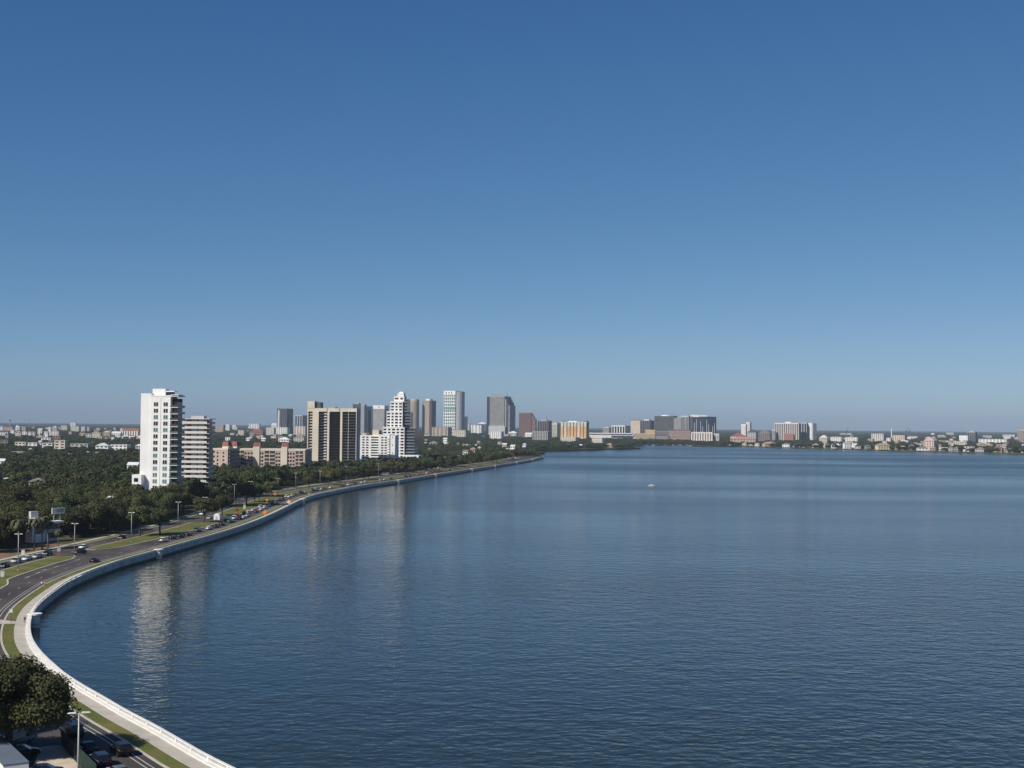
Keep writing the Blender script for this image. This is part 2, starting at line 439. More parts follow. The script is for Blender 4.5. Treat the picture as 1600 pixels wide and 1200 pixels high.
# ------------------------------------------------------------------ buildings
NOCLEAR = False
FOOT = []                                       # (x, y, half width, depth range) kept clear of woodland
def place(x0, x1, ytop, Y, th=20, split=.72, depth=None):
    """base frame of a block seen between pixel columns x0..x1 at distance Y, front turned th degrees to the left"""
    c = at_dist((x0 + x1) / 2, ytop, Y); W = (x1 - x0) / FPX * Y
    al = math.atan2(c.x, c.y); t = R_(th)
    if depth is None:
        w = W * split / math.cos(t); d = W * (1 - split) / abs(math.sin(t)) if abs(th) > 3 else W * .6
    else:
        d = depth; w = (W - d * abs(math.sin(t))) / math.cos(t)
    FOOT.append((c.x, c.y, W / 2, Y, NOCLEAR))
    return (c.x, c.y, 0), -al - t, w, d, c.z
def zpx(x, y, Y): return at_dist(x, y, Y).z
def ring(name, m, parent, w, d, z0, z1, e): return box(name, m, parent, -w / 2 - e, w / 2 + e, -d / 2 - e, d / 2 + e, z0, z1)

def tower(name, label, cat, x0, x1, ytop, Y, wall, glz=GLASS, th=20, split=.72, depth=None, style='bands', fl=3.6, ratio=.45, nrib=8, roof=None, plant=True, base=0, group=None, plantm=None):
    loc, rz, w, d, H = place(x0, x1, ytop, Y, th, split, depth)
    t = empty(name, label, cat, loc, rz, group)
    Hb = H - (H * .03 + 1 if plant else 0)
    if style == 'bands' or style == 'grid':
        ring('wall', wall, t, w, d, 0, Hb, 0)
        nf = max(1, int((Hb - base - 1) / fl)); 
        while nf > 45: fl *= 1.5; nf = int((Hb - base - 1) / fl)
        for k in range(nf):
            z = base + k * fl + fl * .25
            ring('window_band', glz, t, w - .5, d - .5, z, z + fl * ratio, .33)
    if style == 'ribs':
        ring('curtain_wall', glz, t, w, d, 0, Hb - 1, 0)
        ring('parapet', wall, t, w, d, Hb - 3, Hb, .5)
    if style in ('ribs', 'grid'):
        e = .55
        for k in range(nrib + 1):
            x = -w / 2 + w * k / nrib
            q = w / nrib * .15; a_, b_ = max(x - q, -w / 2 - e), min(x + q, w / 2 + e)
            MB().box(a_, b_, -d / 2 - e, -d / 2 + .5, 0, Hb - .5).box(a_, b_, d / 2 - .5, d / 2 + e, 0, Hb - .5).build('pier', wall, t)
        ns = max(2, int(nrib * d / max(w, 1)))
        for k in range(ns + 1):
            y = -d / 2 + d * k / ns
            q = d / ns * .17; a_, b_ = max(y - q, -d / 2 + .51), min(y + q, d / 2 - .51)
            MB().box(-w / 2 - e + .1, -w / 2 + .5, a_, b_, 0, Hb - .6).box(w / 2 - .5, w / 2 + e - .1, a_, b_, 0, Hb - .6).build('pier', wall, t)
    if style == 'punched':
        ring('wall', wall, t, w, d, 0, Hb, 0)
        nf = max(1, int((Hb - 1) / fl)); nx = max(2, min(nrib, 100 // max(nf, 1)))
        for k in range(nf):
            for q in range(nx):
                x = -w / 2 + w * (q + .5) / nx; z = k * fl + fl * .3
                box('window', glz, t, x - w / nx * .28, x + w / nx * .28, -d / 2 - .06, -d / 2 + .1, z, z + fl * .48)
    if plant:
        ring('roof_plant', plantm or LGREY, t, w * .5, d * .5, Hb, H, 0)
        ring('parapet', roof or wall, t, w, d, Hb - .6, Hb + .5, .12) if style not in ('ribs',) else None
    return t, w, d, H

def low(name, label, cat, x0, x1, ytop, ybase, wall, roof='flat', roofm=WHITEROOF, Y=None, hb=9, th=18, group=None, glz=GLASS, win=True):
    xc = (x0 + x1) / 2
    if Y is None: Y = min(9500, max(430, FPX * (CAM_H - hb) / max(3.4, ybase - hz(xc))))
    loc, rz, w, d, H = place(x0, x1, ytop, Y, th, .8)
    d = min(max(d, 7), 45); t = empty(name, label, cat, loc, rz, group)
    rh = 0
    if roof != 'flat': rh = min(.3 * d, max(1.2, (H - hb * .7) * .45), .35 * w)
    Hw = max(3, H - rh - (.5 if roof == 'flat' else 0))
    ring('wall', wall, t, w, d, 0, Hw, 0)
    if roof == 'flat': ring('roof', roofm, t, w, d, Hw, Hw + .5, .35)
    elif roof == 'hip': MB().hip(-w / 2 - .6, w / 2 + .6, -d / 2 - .6, d / 2 + .6, Hw, Hw + rh).build('roof', roofm, t)
    else: MB().add([(-w/2-.4,-d/2-.5,Hw),(w/2+.4,-d/2-.5,Hw),(w/2+.4,d/2+.5,Hw),(-w/2-.4,d/2+.5,Hw),(-w/2-.4,0,Hw+rh),(w/2+.4,0,Hw+rh)],[(3,2,1,0),(0,1,5,4),(2,3,4,5),(1,2,5),(3,0,4)]).build('roof', roofm, t)
    if win:
        nf = max(1, int(round(Hw / 3.6))); nx = int(max(2, min(8, w / 5)))
        if nf * nx > 48: nx = max(2, 48 // nf)
        fh = Hw / nf
        for k in range(nf):
            if (k + 1) * fh < hb * .5: continue
            for q in range(nx):
                x = -w / 2 + w * (q + .5) / nx
                box('window', glz, t, x - w / nx * .3, x + w / nx * .3, -d / 2 - .07, -d / 2 + .1, k * fh + fh * .3, k * fh + fh * .75)
    return t

# --- white condominium tower on the left
def white_tower():
    Y = 700; px = Y / FPX
    loc, rz, w, d, H = place(221, 288.5, 615, Y, 22, .84)
    t = empty('condo_tower', 'tall white condominium tower with green-tinted windows and stacked dark corner balconies', 'tower', loc, rz)
    zt = H
    w1 = 15.5 * px / math.cos(R_(22)); w2 = w - w1
    xL = -w / 2; xs = xL + w1
    z2 = zpx(255, 620, Y)
    box('wall', WHITE, t, xL, xs, -d / 2 + .6, d / 2, 0, zt)
    bw = 11.5 * px / math.cos(R_(22)); xb = w / 2 - bw
    box('wall', WHITE, t, xs + .003, xb, -d / 2, d / 2 - .4, 0, z2)
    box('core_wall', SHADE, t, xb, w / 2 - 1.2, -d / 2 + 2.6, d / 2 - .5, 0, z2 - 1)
    fl = 9.95 * px; z0 = zpx(255, 761.5, Y)
    pat = 'ddgdgdddgdgggd'
    for k in range(-2, 14):
        zc = z0 + fl * k
        gm = GGLASS if k >= 0 and pat[13 - k] == 'g' else GLASS
        for xw in (xs + (xb - xs) * .27, xs + (xb - xs) * .76):
            o = box('window', gm, t, xw - 1.15, xw + 1.15, -d / 2 - .05, -d / 2 + .1, zc - 1.0, zc + 1.0)
            MB().box(xw - .06, xw + .06, -d / 2 - .10, -d / 2 - .04, zc - 1.0, zc + 1.0).box(xw - 1.25, xw + 1.25, -d / 2 - .13, -d / 2 - .03, zc - 1.15, zc - 1.02).build('frame', WHITE, o)
        s = box('balcony', WHITE, t, xb + .02, w / 2 + .2, -d / 2 - .5, d / 2 - .2, zc - 1.75, zc - 1.5)
        MB().box(xb + .05, w / 2 + .1, -d / 2 - .45, -d / 2 - .38, zc - 1.5, zc - .5).box(w / 2 + .05, w / 2 + .12, -d / 2 - .38, d / 2 - .3, zc - 1.5, zc - .5).build('balcony_glass', TGLASS, s)
        box('window_band', BGLASS, t, w / 2 - 1.25, w / 2 - 1.1, -d / 2 + 2.6, d / 2 - .8, zc - 1.2, zc + 1.3)
        box('window', GLASS, t, xb + .3, w / 2 - 1.5, -d / 2 + 2.5, -d / 2 + 2.65, zc - 1.3, zc + 1.1)
    MB().box(xs + (xb - xs) * .5 - .12, xs + (xb - xs) * .5 + .12, -d / 2 - .16, -d / 2 + .1, 0, z2 - .6).build('pilaster', WHITE, t)
    box('parapet', WHITE, t, xs + .01, w / 2 + .1, -d / 2 - .1, d / 2 - .5, z2, z2 + .7)
    zp = zpx(248, 607.5, Y)
    box('penthouse', WHITE, t, xs - .3, xs + 20 * px, -d / 2 + 3, d / 2 - 2, z2 + .7, zp)
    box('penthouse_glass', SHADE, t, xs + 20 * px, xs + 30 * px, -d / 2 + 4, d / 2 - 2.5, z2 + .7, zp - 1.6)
    box('roof_slab', WHITE, t, xs + 19 * px, xs + 34 * px, -d / 2 + 3, d / 2 - 2, zp - 1.6, zp - 1.1)
    box('canopy', WHITE, t, xb + .5, w / 2 + .4, -d / 2 - .6, -d / 2 + 6, z2 + .75, z2 + 1.1)
    zq = zpx(224, 741, Y); 
    box('annex_wall', WHITE, t, xL - 2.4, xL + 2.6, -d / 2 - 3.5, d / 2 - 3, 0, zq)
    for k in range(3):
        z = zq - 2.7 - k * fl
        box('window', GLASS, t, xL - 1.3, xL + 1.0, -d / 2 - 3.56, -d / 2 - 3.4, z - 1, z + 1)
white_tower()
# --- banded slab block beside it
def banded():
    Y = 800; px = Y / FPX
    loc, rz, w, d, H = place(283, 336, 654, Y, 16, .82)
    t = empty('apartment_block', 'off-white apartment slab with long stacked balcony bands behind the white tower', 'apartment block', loc, rz)
    ring('wall', OFFWHITE, t, w - 3, d - 3, 0, H - .4, 0)
    fl = 7.55 * px; k = 0; z = H - fl
    ring('roof', OFFWHITE, t, w, d, H - .4, H, .3)
    box('roof_plant', LGREY, t, -w * .2, w * .25, -3, 3, H, H + 1.6)
    while z > 1:
        sl = ring('balcony', OFFWHITE, t, w, d, z - .28, z, 0)
        MB().box(-w / 2, w * .42, -d / 2, -d / 2 + .15, z, z + 1.15).build('balcony_wall', OFFWHITE, sl)
        MB().box(w / 2 - .15, w / 2, -d / 2 + .2, d / 2, z, z + 1.0).build('side_railing', TGLASS, sl)
        for a, b2 in ((-.30, -.14), (.06, .1), (.30, .46)):
            box('window', GLASS, t, w * a, w * b2, -d / 2 + 1.42, -d / 2 + 1.6, z + .1, z + fl - .6)
        box('window', GLASS, t, w / 2 - 1.6, w / 2 - 1.42, -d / 2 + 2, d / 2 - 2, z + .1, z + fl - .6)
        z -= fl; k += 1
banded()
# --- pink/cream mid-rise with red mansard stair towers
def regency():
    Y = 1090; px = Y / FPX
    loc, rz, w, d, H = place(370, 487, 702, Y, 12, .9)
    t = empty('apartment_block', 'long cream and pink mid-rise apartment block with red-capped stair towers', 'apartment block', loc, rz)
    ring('wall', PINK, t, w, d, 0, H, 0); ring('cornice', CREAM, t, w, d, H - .9, H + .5, .25)
    X = lambda p: -w / 2 + (p - 370) / 110 * w
    fl = 5.6 * px
    for a, b2 in ((371.5, 383.5), (416, 432.5), (465, 476.5)):
        box('recess_shade_panel', SHADE, t, X(a), X(b2), -d / 2 - .05, -d / 2 + .2, 0, H - 1)  # flat dark panel: shade of the balcony recess painted on the wall
        for k in range(8):
            box('balcony', PINK, t, X(a) , X(b2), -d / 2 - .5, -d / 2 - .06, H - 1.2 - fl * (k + 1), H - .3 - fl * (k + 1))
        box('pier', CREAM, t, X((a + b2) / 2) - .2, X((a + b2) / 2) + .2, -d / 2 - .55, -d / 2 - .06, 0, H - 1)
    for c in (385.8, 390.6, 395.5, 408.5, 412.5, 435.2, 439.3, 453.5, 457.5, 462):
        for k in range(7):
            z = H - 3.1 - fl * k; box('window', GLASS, t, X(c) - .75, X(c) + .75, -d / 2 - .06, -d / 2 + .1, z - .75, z + .75)
    for a, b2 in ((398, 408), (442.5, 452)):
        s = box('stair_tower', CREAM, t, X(a), X(b2), -d / 2 - .9, -d / 2 + 5, 0, H + 2.6)
        x0, x1 = X(a) - .2, X(b2) + 1.2; zt = H + 2.6
        MB().add([(x0, -d/2-1.1, zt), (x1, -d/2-1.1, zt), (x1, -d/2+5.2, zt), (x0, -d/2+5.2, zt), (x0+.7, -d/2-.3, zt+3), (x1-.7, -d/2-.3, zt+3), (x1-.7, -d/2+4.3, zt+3), (x0+.7, -d/2+4.3, zt+3)],
                 [(0,1,5,4),(1,2,6,5),(2,3,7,6),(3,0,4,7),(4,5,6,7)]).build('roof', REDROOF, s)
    # the lower wing to its left
    Y = 1060
    loc, rz, w, d, H = place(334, 374, 701, Y, 28, .55)
    t = empty('apartment_block', 'pink apartment wing with two red roof caps between the banded slab and the long mid-rise', 'apartment block', loc, rz)
    ring('wall', PINK, t, w, d, 0, H, 0); ring('cornice', CREAM, t, w, d, H - .9, H + .5, .25)
    for xx in (-.2, .2):
        for k in range(7): box('window', GLASS, t, w * xx - .7, w * xx + .7, -d / 2 - .06, -d / 2 + .1, H - 3.8 - 2.85 * k, H - 2.4 - 2.85 * k)
    for k in range(7): box('balcony', PURPLE, t, w / 2 + .02, w / 2 + 1.2, -d / 2 + 1, d / 2 - 1, H - 3.2 - 2.85 * k, H - 2.2 - 2.85 * k)
    for xx, yy in ((0.05, d * .02), (w * .42, d * .25)):
        s = box('stair_tower', CREAM, t, xx - 2.6, xx + 2.6, yy - 2.6, yy + 2.6, H + .5, H + 2.2)
        MB().add([(xx+a*3.0, yy+b_*3.0, H+2.2) for a, b_ in ((-1,-1),(1,-1),(1,1),(-1,1))] + [(xx+a*2.1, yy+b_*2.1, H+5.6) for a, b_ in ((-1,-1),(1,-1),(1,1),(-1,1))],
                 [(0,1,5,4),(1,2,6,5),(2,3,7,6),(3,0,4,7),(4,5,6,7)]).build('roof', REDROOF, s)
regency()
# --- cream tower with dark balcony stacks
def cream_tower():
    Y = 1250; px = Y / FPX
    loc, rz, w, d, H = place(481, 563, 638, Y, 14, .925)
    t = empty('apartment_tower', 'tall cream apartment tower with dark vertical balcony stacks and raised left corner', 'tower', loc, rz)
    X = lambda p: -w / 2 + (p - 481) / (557 - 481) * w
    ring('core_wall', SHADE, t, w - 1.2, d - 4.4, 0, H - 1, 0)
    box('side_wall', LGREY, t, w / 2 - .6, w / 2, -d / 2 + .01, d / 2, 0, H - .5)
    ring('fascia', CREAM, t, w, d, H - 3.2, H, .06)
    for a, b2 in ((481.3, 482.6), (489.2, 498.6), (512, 515.2), (532, 535.2)):
        box('pier', CREAM, t, X(a), X(b2), -d / 2 - .5, -d / 2 + 1, 0, H - 3.2)
    fl = 4.4 * px; z = H - 3.2 - fl
    while z > 3:
        for a, b2, m in ((482.6, 489, CREAM), (498.8, 511, GREY), (515.5, 530, DGREY), (535.6, 556.5, GREY)):
            sl = box('balcony', m, t, X(a), X(b2), -d / 2 - .15, -d / 2 + 2.1, z, z + .2)
            if a == 498.8: box('balcony_wall', OFFWHITE, sl, X(507), X(511) - .02, -d / 2 - .12, -d / 2 + .3, z + .31, z + 1.25)
            if a == 482.6: box('balcony_wall', CREAM, sl, X(485), X(489), -d / 2 - .12, -d / 2 + .3, z + .31, z + 1.1)
        z -= fl
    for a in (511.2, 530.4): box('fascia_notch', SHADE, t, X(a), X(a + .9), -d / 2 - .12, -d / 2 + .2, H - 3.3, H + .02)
    box('divider', LGREY, t, X(544.2), X(544.8), -d / 2 - .25, -d / 2 - .16, 0, H - 3.2)
    box('penthouse', CREAM, t, X(481.2), X(492), -d / 2 - .3, d / 2 - 3, H, zpx(486, 627, Y))
    box('roof_plant', DGREY, t, X(492.2), X(500.5), -d / 2 + 2, d / 2 - 4, H, zpx(486, 628.5, Y))
    box('roof_plant', GREY, t, X(512), X(523), -d / 2 + 2, d / 2 - 4, H, H + 1.0)
cream_tower()
# --- white stepped complex
def stepped():
    Y = 1400; px = Y / FPX
    loc, rz, w, d, H = place(600, 650, 668, Y, 12, .6)
    t = empty('condo_tower', 'white stepped tower tapering to an arched crown beside the bay', 'tower', loc, rz)
    X = lambda p: (p - 622) * px
    def tier(a, b2, ytop, ybot, y0, dd, cols=4, mwall=WHITE):
        z1, z0 = zpx(622, ytop, Y), max(0, zpx(622, ybot, Y))
        box('tier_wall', mwall, t, X(a), X(b2), y0, y0 + dd, z0, z1)
        MB().box(X(a) - .25, X(b2) + .25, y0 - .25, y0 + dd + .25, z1 - .1, z1 + .5).build('cornice', WHITE, t)
        nf = max(1, int((z1 - z0) / 3.1)); 
        for k in range(nf):
            for q in range(cols):
                x = X(a) + (X(b2) - X(a)) * (q + .5) / cols; z = z1 - (k + .5) * 3.1 - .5
                if z - 1 < z0: continue
                ww = (X(b2) - X(a)) / cols * (.27 if q % 2 else .36)
                box('window', GLASS, t, x - ww, x + ww, y0 - .07, y0 + .1, z - .85, z + .85)
    tier(600, 634, 668, 760, -16, 26, 5)
    tier(604.5, 629.5, 643.5, 668, -12, 20, 4)
    tier(609.5, 628.5, 628, 643.5, -9, 15, 3)
    tier(614, 630, 620, 628, -6, 11, 2)
    tier(619, 629, 615.5, 620, -5, 8, 3)
    z1, z2 = zpx(622, 615.5, Y), zpx(622, 612.3, Y)
    MB().add([(X(620.5), -4.5, z1 + .5), (X(628.5), -4.5, z1 + .5), (X(628.5), 2, z1 + .5), (X(620.5), 2, z1 + .5), (X(622), -4, z2), (X(627.5), -4, z2), (X(627.5), 1, z2), (X(622), 1, z2)],
             [(0,1,5,4),(1,2,6,5),(2,3,7,6),(3,0,4,7),(4,5,6,7)]).build('crown', WHITE, t)
    # glazed shaded flank with balcony slabs
    for a, b2, ytop, y0, dd in ((634, 648, 669, -13, 24), (629.5, 640.5, 644, -9, 17), (628.5, 636, 624, -6, 12)):
        zt = zpx(622, ytop, Y); zb = 0 if ytop > 650 else zpx(622, 668, Y)
        box('flank', BGLASS, t, X(a) + .01, X(b2), y0 + .5, y0 + dd, zb, zt)
        z = zt - 3.1
        while z > zb + 1:
            box('balcony', OFFWHITE, t, X(a) + .02, X(b2) + .5, y0 - .5, y0 + dd - 1, z, z + .3); z -= 3.1
    zp = zpx(640, 711, Y - 20)
    pod = box('podium', WHITE, t, X(634), X(659), -24, 6, 0, zp)
    for k in range(4): box('podium_window', GLASS, t, X(636 + k * 5.5), X(639.5 + k * 5.5), -24.07, -23.9, zp - 3.4, zp - 1.4)
    # front wing
    Y = 1310; px = Y / FPX
    loc, rz, w, d, H = place(563, 622, 680, Y, 10, .9)
    t = empty('condo_block', 'white condominium block with rows of dark windows in front of the stepped tower', 'apartment block', loc, rz)
    X = lambda p: -w / 2 + (p - 563) / (618 - 563) * w
    box('wall', WHITE, t, X(563), X(594), -d / 2, d / 2, 0, zpx(580, 680, Y))
    box('front_wall', WHITE, t, X(594.01), X(611.5), -d / 2 - 5, d / 2 - 1, 0, H + .8)
    box('corner_wall', WHITE, t, X(613), X(620.5), -d / 2 - 5.5, d / 2 - 6, 0, H)
    box('corner_glass', TGLASS, t, X(611.52), X(612.98), -d / 2 - 3.6, d / 2 - 2, 0, H - 1)
    fl = 4 * px
    for k in range(15):
        z = H - 2 - fl * k
        if z < 2: break
        for c, hw, yy in ((568.5, 1.15, 0), (574.7, 1.15, 0), (584, 2.0, 0), (590, 1.7, 0), (600, 1.1, -5), (605.6, 1.1, -5)):
            box('window', GLASS, t, X(c) - hw, X(c) + hw, -d / 2 + yy - .07, -d / 2 + yy + .1, z - .6, z + .6)
        box('balcony', WHITE, t, X(607.8), X(611.4), -d / 2 - 5.6, -d / 2 - 5.01, z - 1.3, z - .5)
        box('window', GLASS, t, X(616), X(617.2), -d / 2 - 5.56, -d / 2 - 5.4, z - .6, z + .6) if k % 3 == 0 else None
    box('roof_hall', CREAM, t, X(582), X(592), -d / 2 + 2, d / 2 - 2, zpx(580, 680, Y), zpx(580, 672, Y))
    box('roof_hall', PINK, t, X(564), X(572), -d / 2 + 2, d / 2 - 2, zpx(580, 680, Y), zpx(580, 676.5, Y))
    ring('roof_plant', PURPLE, t, 6, 6, zpx(580, 680, Y), zpx(580, 674.5, Y), 0)
    box('canopy', WHITE, t, X(589.5), X(612), -d / 2 - 13, -d / 2 - 5.6, 3.2, 4.0)
    for c in (591, 598, 605, 611): box('column', WHITE, t, X(c) - .3, X(c) + .3, -d / 2 - 12.5, -d / 2 - 11.9, 0, 3.2)
stepped()

# --- downtown towers
T = tower
DY = 5100
t, w, d, H = T('office_tower', 'dark blue twin-slab tower standing alone above the treetops left of the cream tower', 'tower', 433.3, 457.7, 638.5, DY, DGREY, BGLASS, 25, .6, style='ribs', nrib=5, plant=False)
box('white_shaft', LGREY, t, -w / 2 + 3, -w / 2 + 11, -d / 2 - 1.2, -d / 2 + 2, 0, H - 6)
T('apartment_tower', 'slim white and grey tower pair just left of the cream tower', 'tower', 461, 480, 649, DY, LGREY, BGLASS, 20, .6, style='ribs', nrib=3, plant=False)
T('office_tower', 'dark blue glass tower rising behind the right shoulder of the cream tower', 'tower', 551.5, 566.5, 629.5, DY + 100, DGREY, BGLASS, 15, .7, style='bands', ratio=.7, plant=True)
T('office_tower', 'pale grey slim shaft beside the dark blue glass tower', 'tower', 564, 573, 632, DY - 60, LGREY, BGLASS, 10, .6, style='bands', ratio=.3, plant=False)
T('office_tower', 'blue glass slab tower left of the white-topped grid tower', 'tower', 571, 584, 635, DY, BGLASS, TGLASS, 15, .7, style='bands', ratio=.6, plant=False)
t, w, d, H = T('office_tower', 'grey gridded office tower with plain white top storeys', 'tower', 583.5, 607, 633.5, DY - 150, LGREY, GLASS, 18, .72, style='grid', nrib=9, plant=False)
ring('crown', WHITE, t, w, d, H - 13, H, .8)
box('dark_notch', GLASS, t, -1.5, 2, -d / 2 - .95, -d / 2 - .8, H - 9, H - 4)
# cylinder
loc, rz, w, d, H = place(638, 658, 624.5, DY - 100, 0, .7)
t = empty('round_tower', 'beige cylindrical office tower with fine horizontal bands', 'tower', loc, rz); r = w / .7 * .35
MB().cyl(0, 0, 0, H, r, r, 40).build('wall', BEIGE, t)
for k in range(32):
    z = 6 + k * (H - 12) / 32; MB().cyl(0, 0, z, z + 1.5, r + .3, r + .3, 40).build('window_band', mat('bronze_glass', (.20, .16, .135), .4, .1, .1), t)
MB().cyl(0, 0, H, H + 2, r * .8, r * .8, 30).build('roof_plant', LGREY, t)
# octagon
loc, rz, w, d, H = place(659, 682.5, 626, DY - 60, 22, .62)
t = empty('office_tower', 'pinkish grey tower with vertical ribs and chamfered corners beside the round tower', 'tower', loc, rz)
c = w * .18; P = [(-w/2+c, -d/2), (w/2-c, -d/2), (w/2, -d/2+c), (w/2, d/2-c), (w/2-c, d/2), (-w/2+c, d/2), (-w/2, d/2-c), (-w/2, -d/2+c)]
MB().prism(P, 0, H).build('wall', PURPLE, t)
for k in range(9):
    x = -w / 2 + c + (w - 2 * c) * (k + .5) / 9; box('pier', BEIGE, t, x - 1, x + 1, -d / 2 - .6, -d / 2 + 1, 0, H - 6)
for k in range(6):
    y = -d / 2 + c + (d - 2 * c) * (k + .5) / 6; box('pier', PURPLE, t, w / 2 - 1, w / 2 + .6, y - 1, y + 1, 0, H - 6)
MB().prism([(x * 1.03, y * 1.03) for x, y in P], H - 5, H - 1).build('cornice', GREY, t)
MB().prism([(x * .5, y * .5) for x, y in P], H, H + 6).build('roof_plant', WHITE, t)
# white-green grid tower
t, w, d, H = T('residential_tower', 'tallest white gridded residential tower with pale green glass and rounded right edge', 'tower', 694, 722, 611, DY - 300, WHITE, mat('pale_green_glass', (.04, .12, .11), .2, .15, .06, .5), 24, .62, style='grid', nrib=6, ratio=.72, fl=11, plant=False)
ring('crown', WHITE, t, w, d, H - 14, H, .9)
for q in (-.3, -.05, .2): box('crown_opening', GLASS, t, w * q - 2, w * q + 2, -d / 2 - 1.1, -d / 2 - .7, H - 10, H - 5)
ring('sky_lobby', mat('teal_band', (.14, .34, .30), .2, .1, .1, .5), t, w, d, H * .60, H * .66, .75)
MB().cyl(w / 2 - d * .1, 0, 0, H - 3, d * .46, d * .46, 24).build('rounded_wall', LGREY, t)
T('office_tower', 'small dark navy block at the right foot of the white gridded tower', 'tower', 718, 731, 651, DY - 100, DGREY, BGLASS, 10, .8, style='bands', ratio=.6, plant=False)
# spire tower
t, w, d, H = T('office_tower', 'stepped grey granite skyscraper with a spire and dark blue glass left flank', 'tower', 765.5, 799, 619.5, DY, GREY, mat('grey_band_glass', (.11, .115, .12), .4, .1, .1), 16, .68, style='bands', ratio=.4, plant=False, fl=4.1)
box('glass_flank', mat('deep_blue_glass', (.02, .035, .075), .15, .1, .1, .5), t, -w / 2 - 13, -w / 2 - .6, -d / 2 + 6, d / 2, 0, H - 2)
for k in range(6): x = -w * .35 + w * .14 * k; MB().box(x - 1, x + 1, -d / 2, -d / 2 + 2, H, H + 7).build('pinnacle', GREY, t)
for k, (f, hh) in enumerate(((6, .93), (12, .86), (18, .78))): box('setback', DGREY if k % 2 else GREY, t, w / 2 + f - 6 + .4, w / 2 + f, -d / 2 + 3 + k * 3, d / 2 - 2 - k, 0, H * hh)
box('entrance_block', LGREY, t, -w / 2 - 2, w / 2 + 4, -d / 2 - 6, -d / 2 - .5, 0, H * .28)
MB().box(w * .3, w * .3 + 8, -4, 4, H, H + 7).build('spire_base', GREY, t); MB().cyl(w * .3 + 4, 0, H + 7, H + 24, 2.4, .3, 8).build('spire', METAL, t)
t, w, d, H = T('office_tower', 'brown granite office block with steps down its right side', 'tower', 811, 832.5, 645, DY - 500, BROWN, mat('brown_band_glass', (.10, .07, .07), .4, .1, .1), 12, .9, style='bands', ratio=.4, plant=False)
for k, q in enumerate((5, 9, 14)): box('setback', BROWN, t, w / 2 + (0 if k == 0 else (5, 9)[k - 1]) + .3, w / 2 + q, -d / 2 + 2, d / 2 - 1, 0, H * (.93, .85, .77)[k])
T('condo_block', 'grey brown condominium with white balcony stripes right of the brown block', 'apartment block', 840, 862, 656, 4900, PURPLE, GLASS, 12, .75, style='ribs', nrib=6)
T('condo_block', 'cream condominium with greenish right side left of the orange hotel', 'apartment block', 862.5, 876, 660.5, 4700, CREAM, TGLASS, 20, .6, style='bands', ratio=.4)
# orange hotel
loc, rz, w, d, H = place(876, 920.5, 658, 4300, 6, .92)
t = empty('hotel', 'orange and yellow hotel slab with pale green upper storeys and vertical bays', 'hotel', loc, rz)
ring('wall', mat('dark_orange_recess', (.36, .20, .10), .8, .05, .1), t, w, d, 0, H - 4, 0)
for k in range(8):
    x = -w / 2 + w * (k + .5) / 8; m = (YELLOW, CREAM, ORANGE, YELLOW, ORANGE, CREAM, ORANGE, YELLOW)[k]
    box('bay', m, t, x - w * .042, x + w * .042, -d / 2 - 2.2, -d / 2 + 2, 0, H * .72)
    box('upper_bay', mat('pale_green_stucco', (.55, .60, .56), .8, .05, .1), t, x - w * .043, x + w * .043, -d / 2 - 2.3, -d / 2 + 2, H * .72, H - 3)
ring('roof', WHITE, t, w, d, H - 4, H - 2.5, .5)
for k in (-.44, .44): box('corner_cap', GREYROOF, t, w * k - 4, w * k + 4, -d / 2, d / 2, H - 2.5, H + 1)
box('roof_plant', WHITE, t, -w * .2, w * .12, -d / 2 + 2, d / 2 - 2, H - 2.5, H)
box('podium', CREAM, t, -w / 2, w * .38, -d / 2 - 14, -d / 2 - 2.4, 0, 9)
# convention hall
loc, rz, w, d, H = place(920, 992, 676.5, 4500, 4, .95)
t = empty('convention_hall', 'long low convention hall with white roof and dark glass front on the far shore', 'hall', loc, rz)
box('wall', OFFWHITE, t, -w / 2, w / 2, -20, 40, 0, H - 3); box('roof', OFFWHITE, t, -w / 2 - 2, w / 2 - 6, -24, 42, H - 3, H)
box('glass_front', BGLASS, t, w * .0, w / 2, -30, -20.05, 4, H - 9); box('terrace', OFFWHITE, t, -w / 2, w * .3, -36, -30.1, 0, 7)
T('condo_block', 'white framed dark glass block behind the convention hall roof', 'apartment block', 956, 985, 665, 5000, WHITE, GLASS, 15, .7, style='ribs', nrib=5, plant=False)
T('condo_block', 'grey residential block at the left end of the convention hall skyline', 'apartment block', 942, 956, 667, 5100, LGREY, GLASS, 15, .7, style='bands')
t, w, d, H = T('hotel', 'beige hotel tower with red roof beam beside a mauve glass slab', 'hotel', 985.5, 1001, 657, 4700, CREAM, mat('beige_band', (.40, .30, .2), .6, .1, .1), 8, .95, style='bands', ratio=.25, plant=False)
ring('roof', REDROOF, t, w, d, H, H + 2.5, .3)
T('office_tower', 'mauve grey slab tower with rounded white top beside the beige hotel', 'tower', 1001, 1022, 655.5, 4800, PURPLE, BGLASS, 14, .7, style='ribs', nrib=5, plantm=WHITE)
t, w, d, H = T('hotel', 'large dark grey hotel block with a thin white roof ellipse', 'hotel', 1023, 1058, 650, 4700, DGREY, mat('dark_grid_glass', (.06, .075, .085), .25, .2, .08, .5), 14, .84, style='grid', nrib=14, plant=False)
MB().cyl(0, 0, H + .2, H + 3, w * .24, w * .22, 24).build('roof_disc', WHITE, t)
T('hotel', 'pale gridded annexe attached to the dark grey hotel', 'hotel', 1053, 1066, 653, 4620, LGREY, GLASS, 8, .9, style='bands', plant=False)
T('residential_tower', 'white fluted residential tower between the dark hotel and the navy tower', 'tower', 1065, 1080, 650, 4700, OFFWHITE, BGLASS, 10, .7, style='ribs', nrib=5, plant=False)
loc, rz, w, d, H = place(1078, 1119, 651, 4600, -10, .9)
t = empty('residential_tower', 'wide curved navy blue glass tower with white rooftop arcs', 'tower', loc, rz)
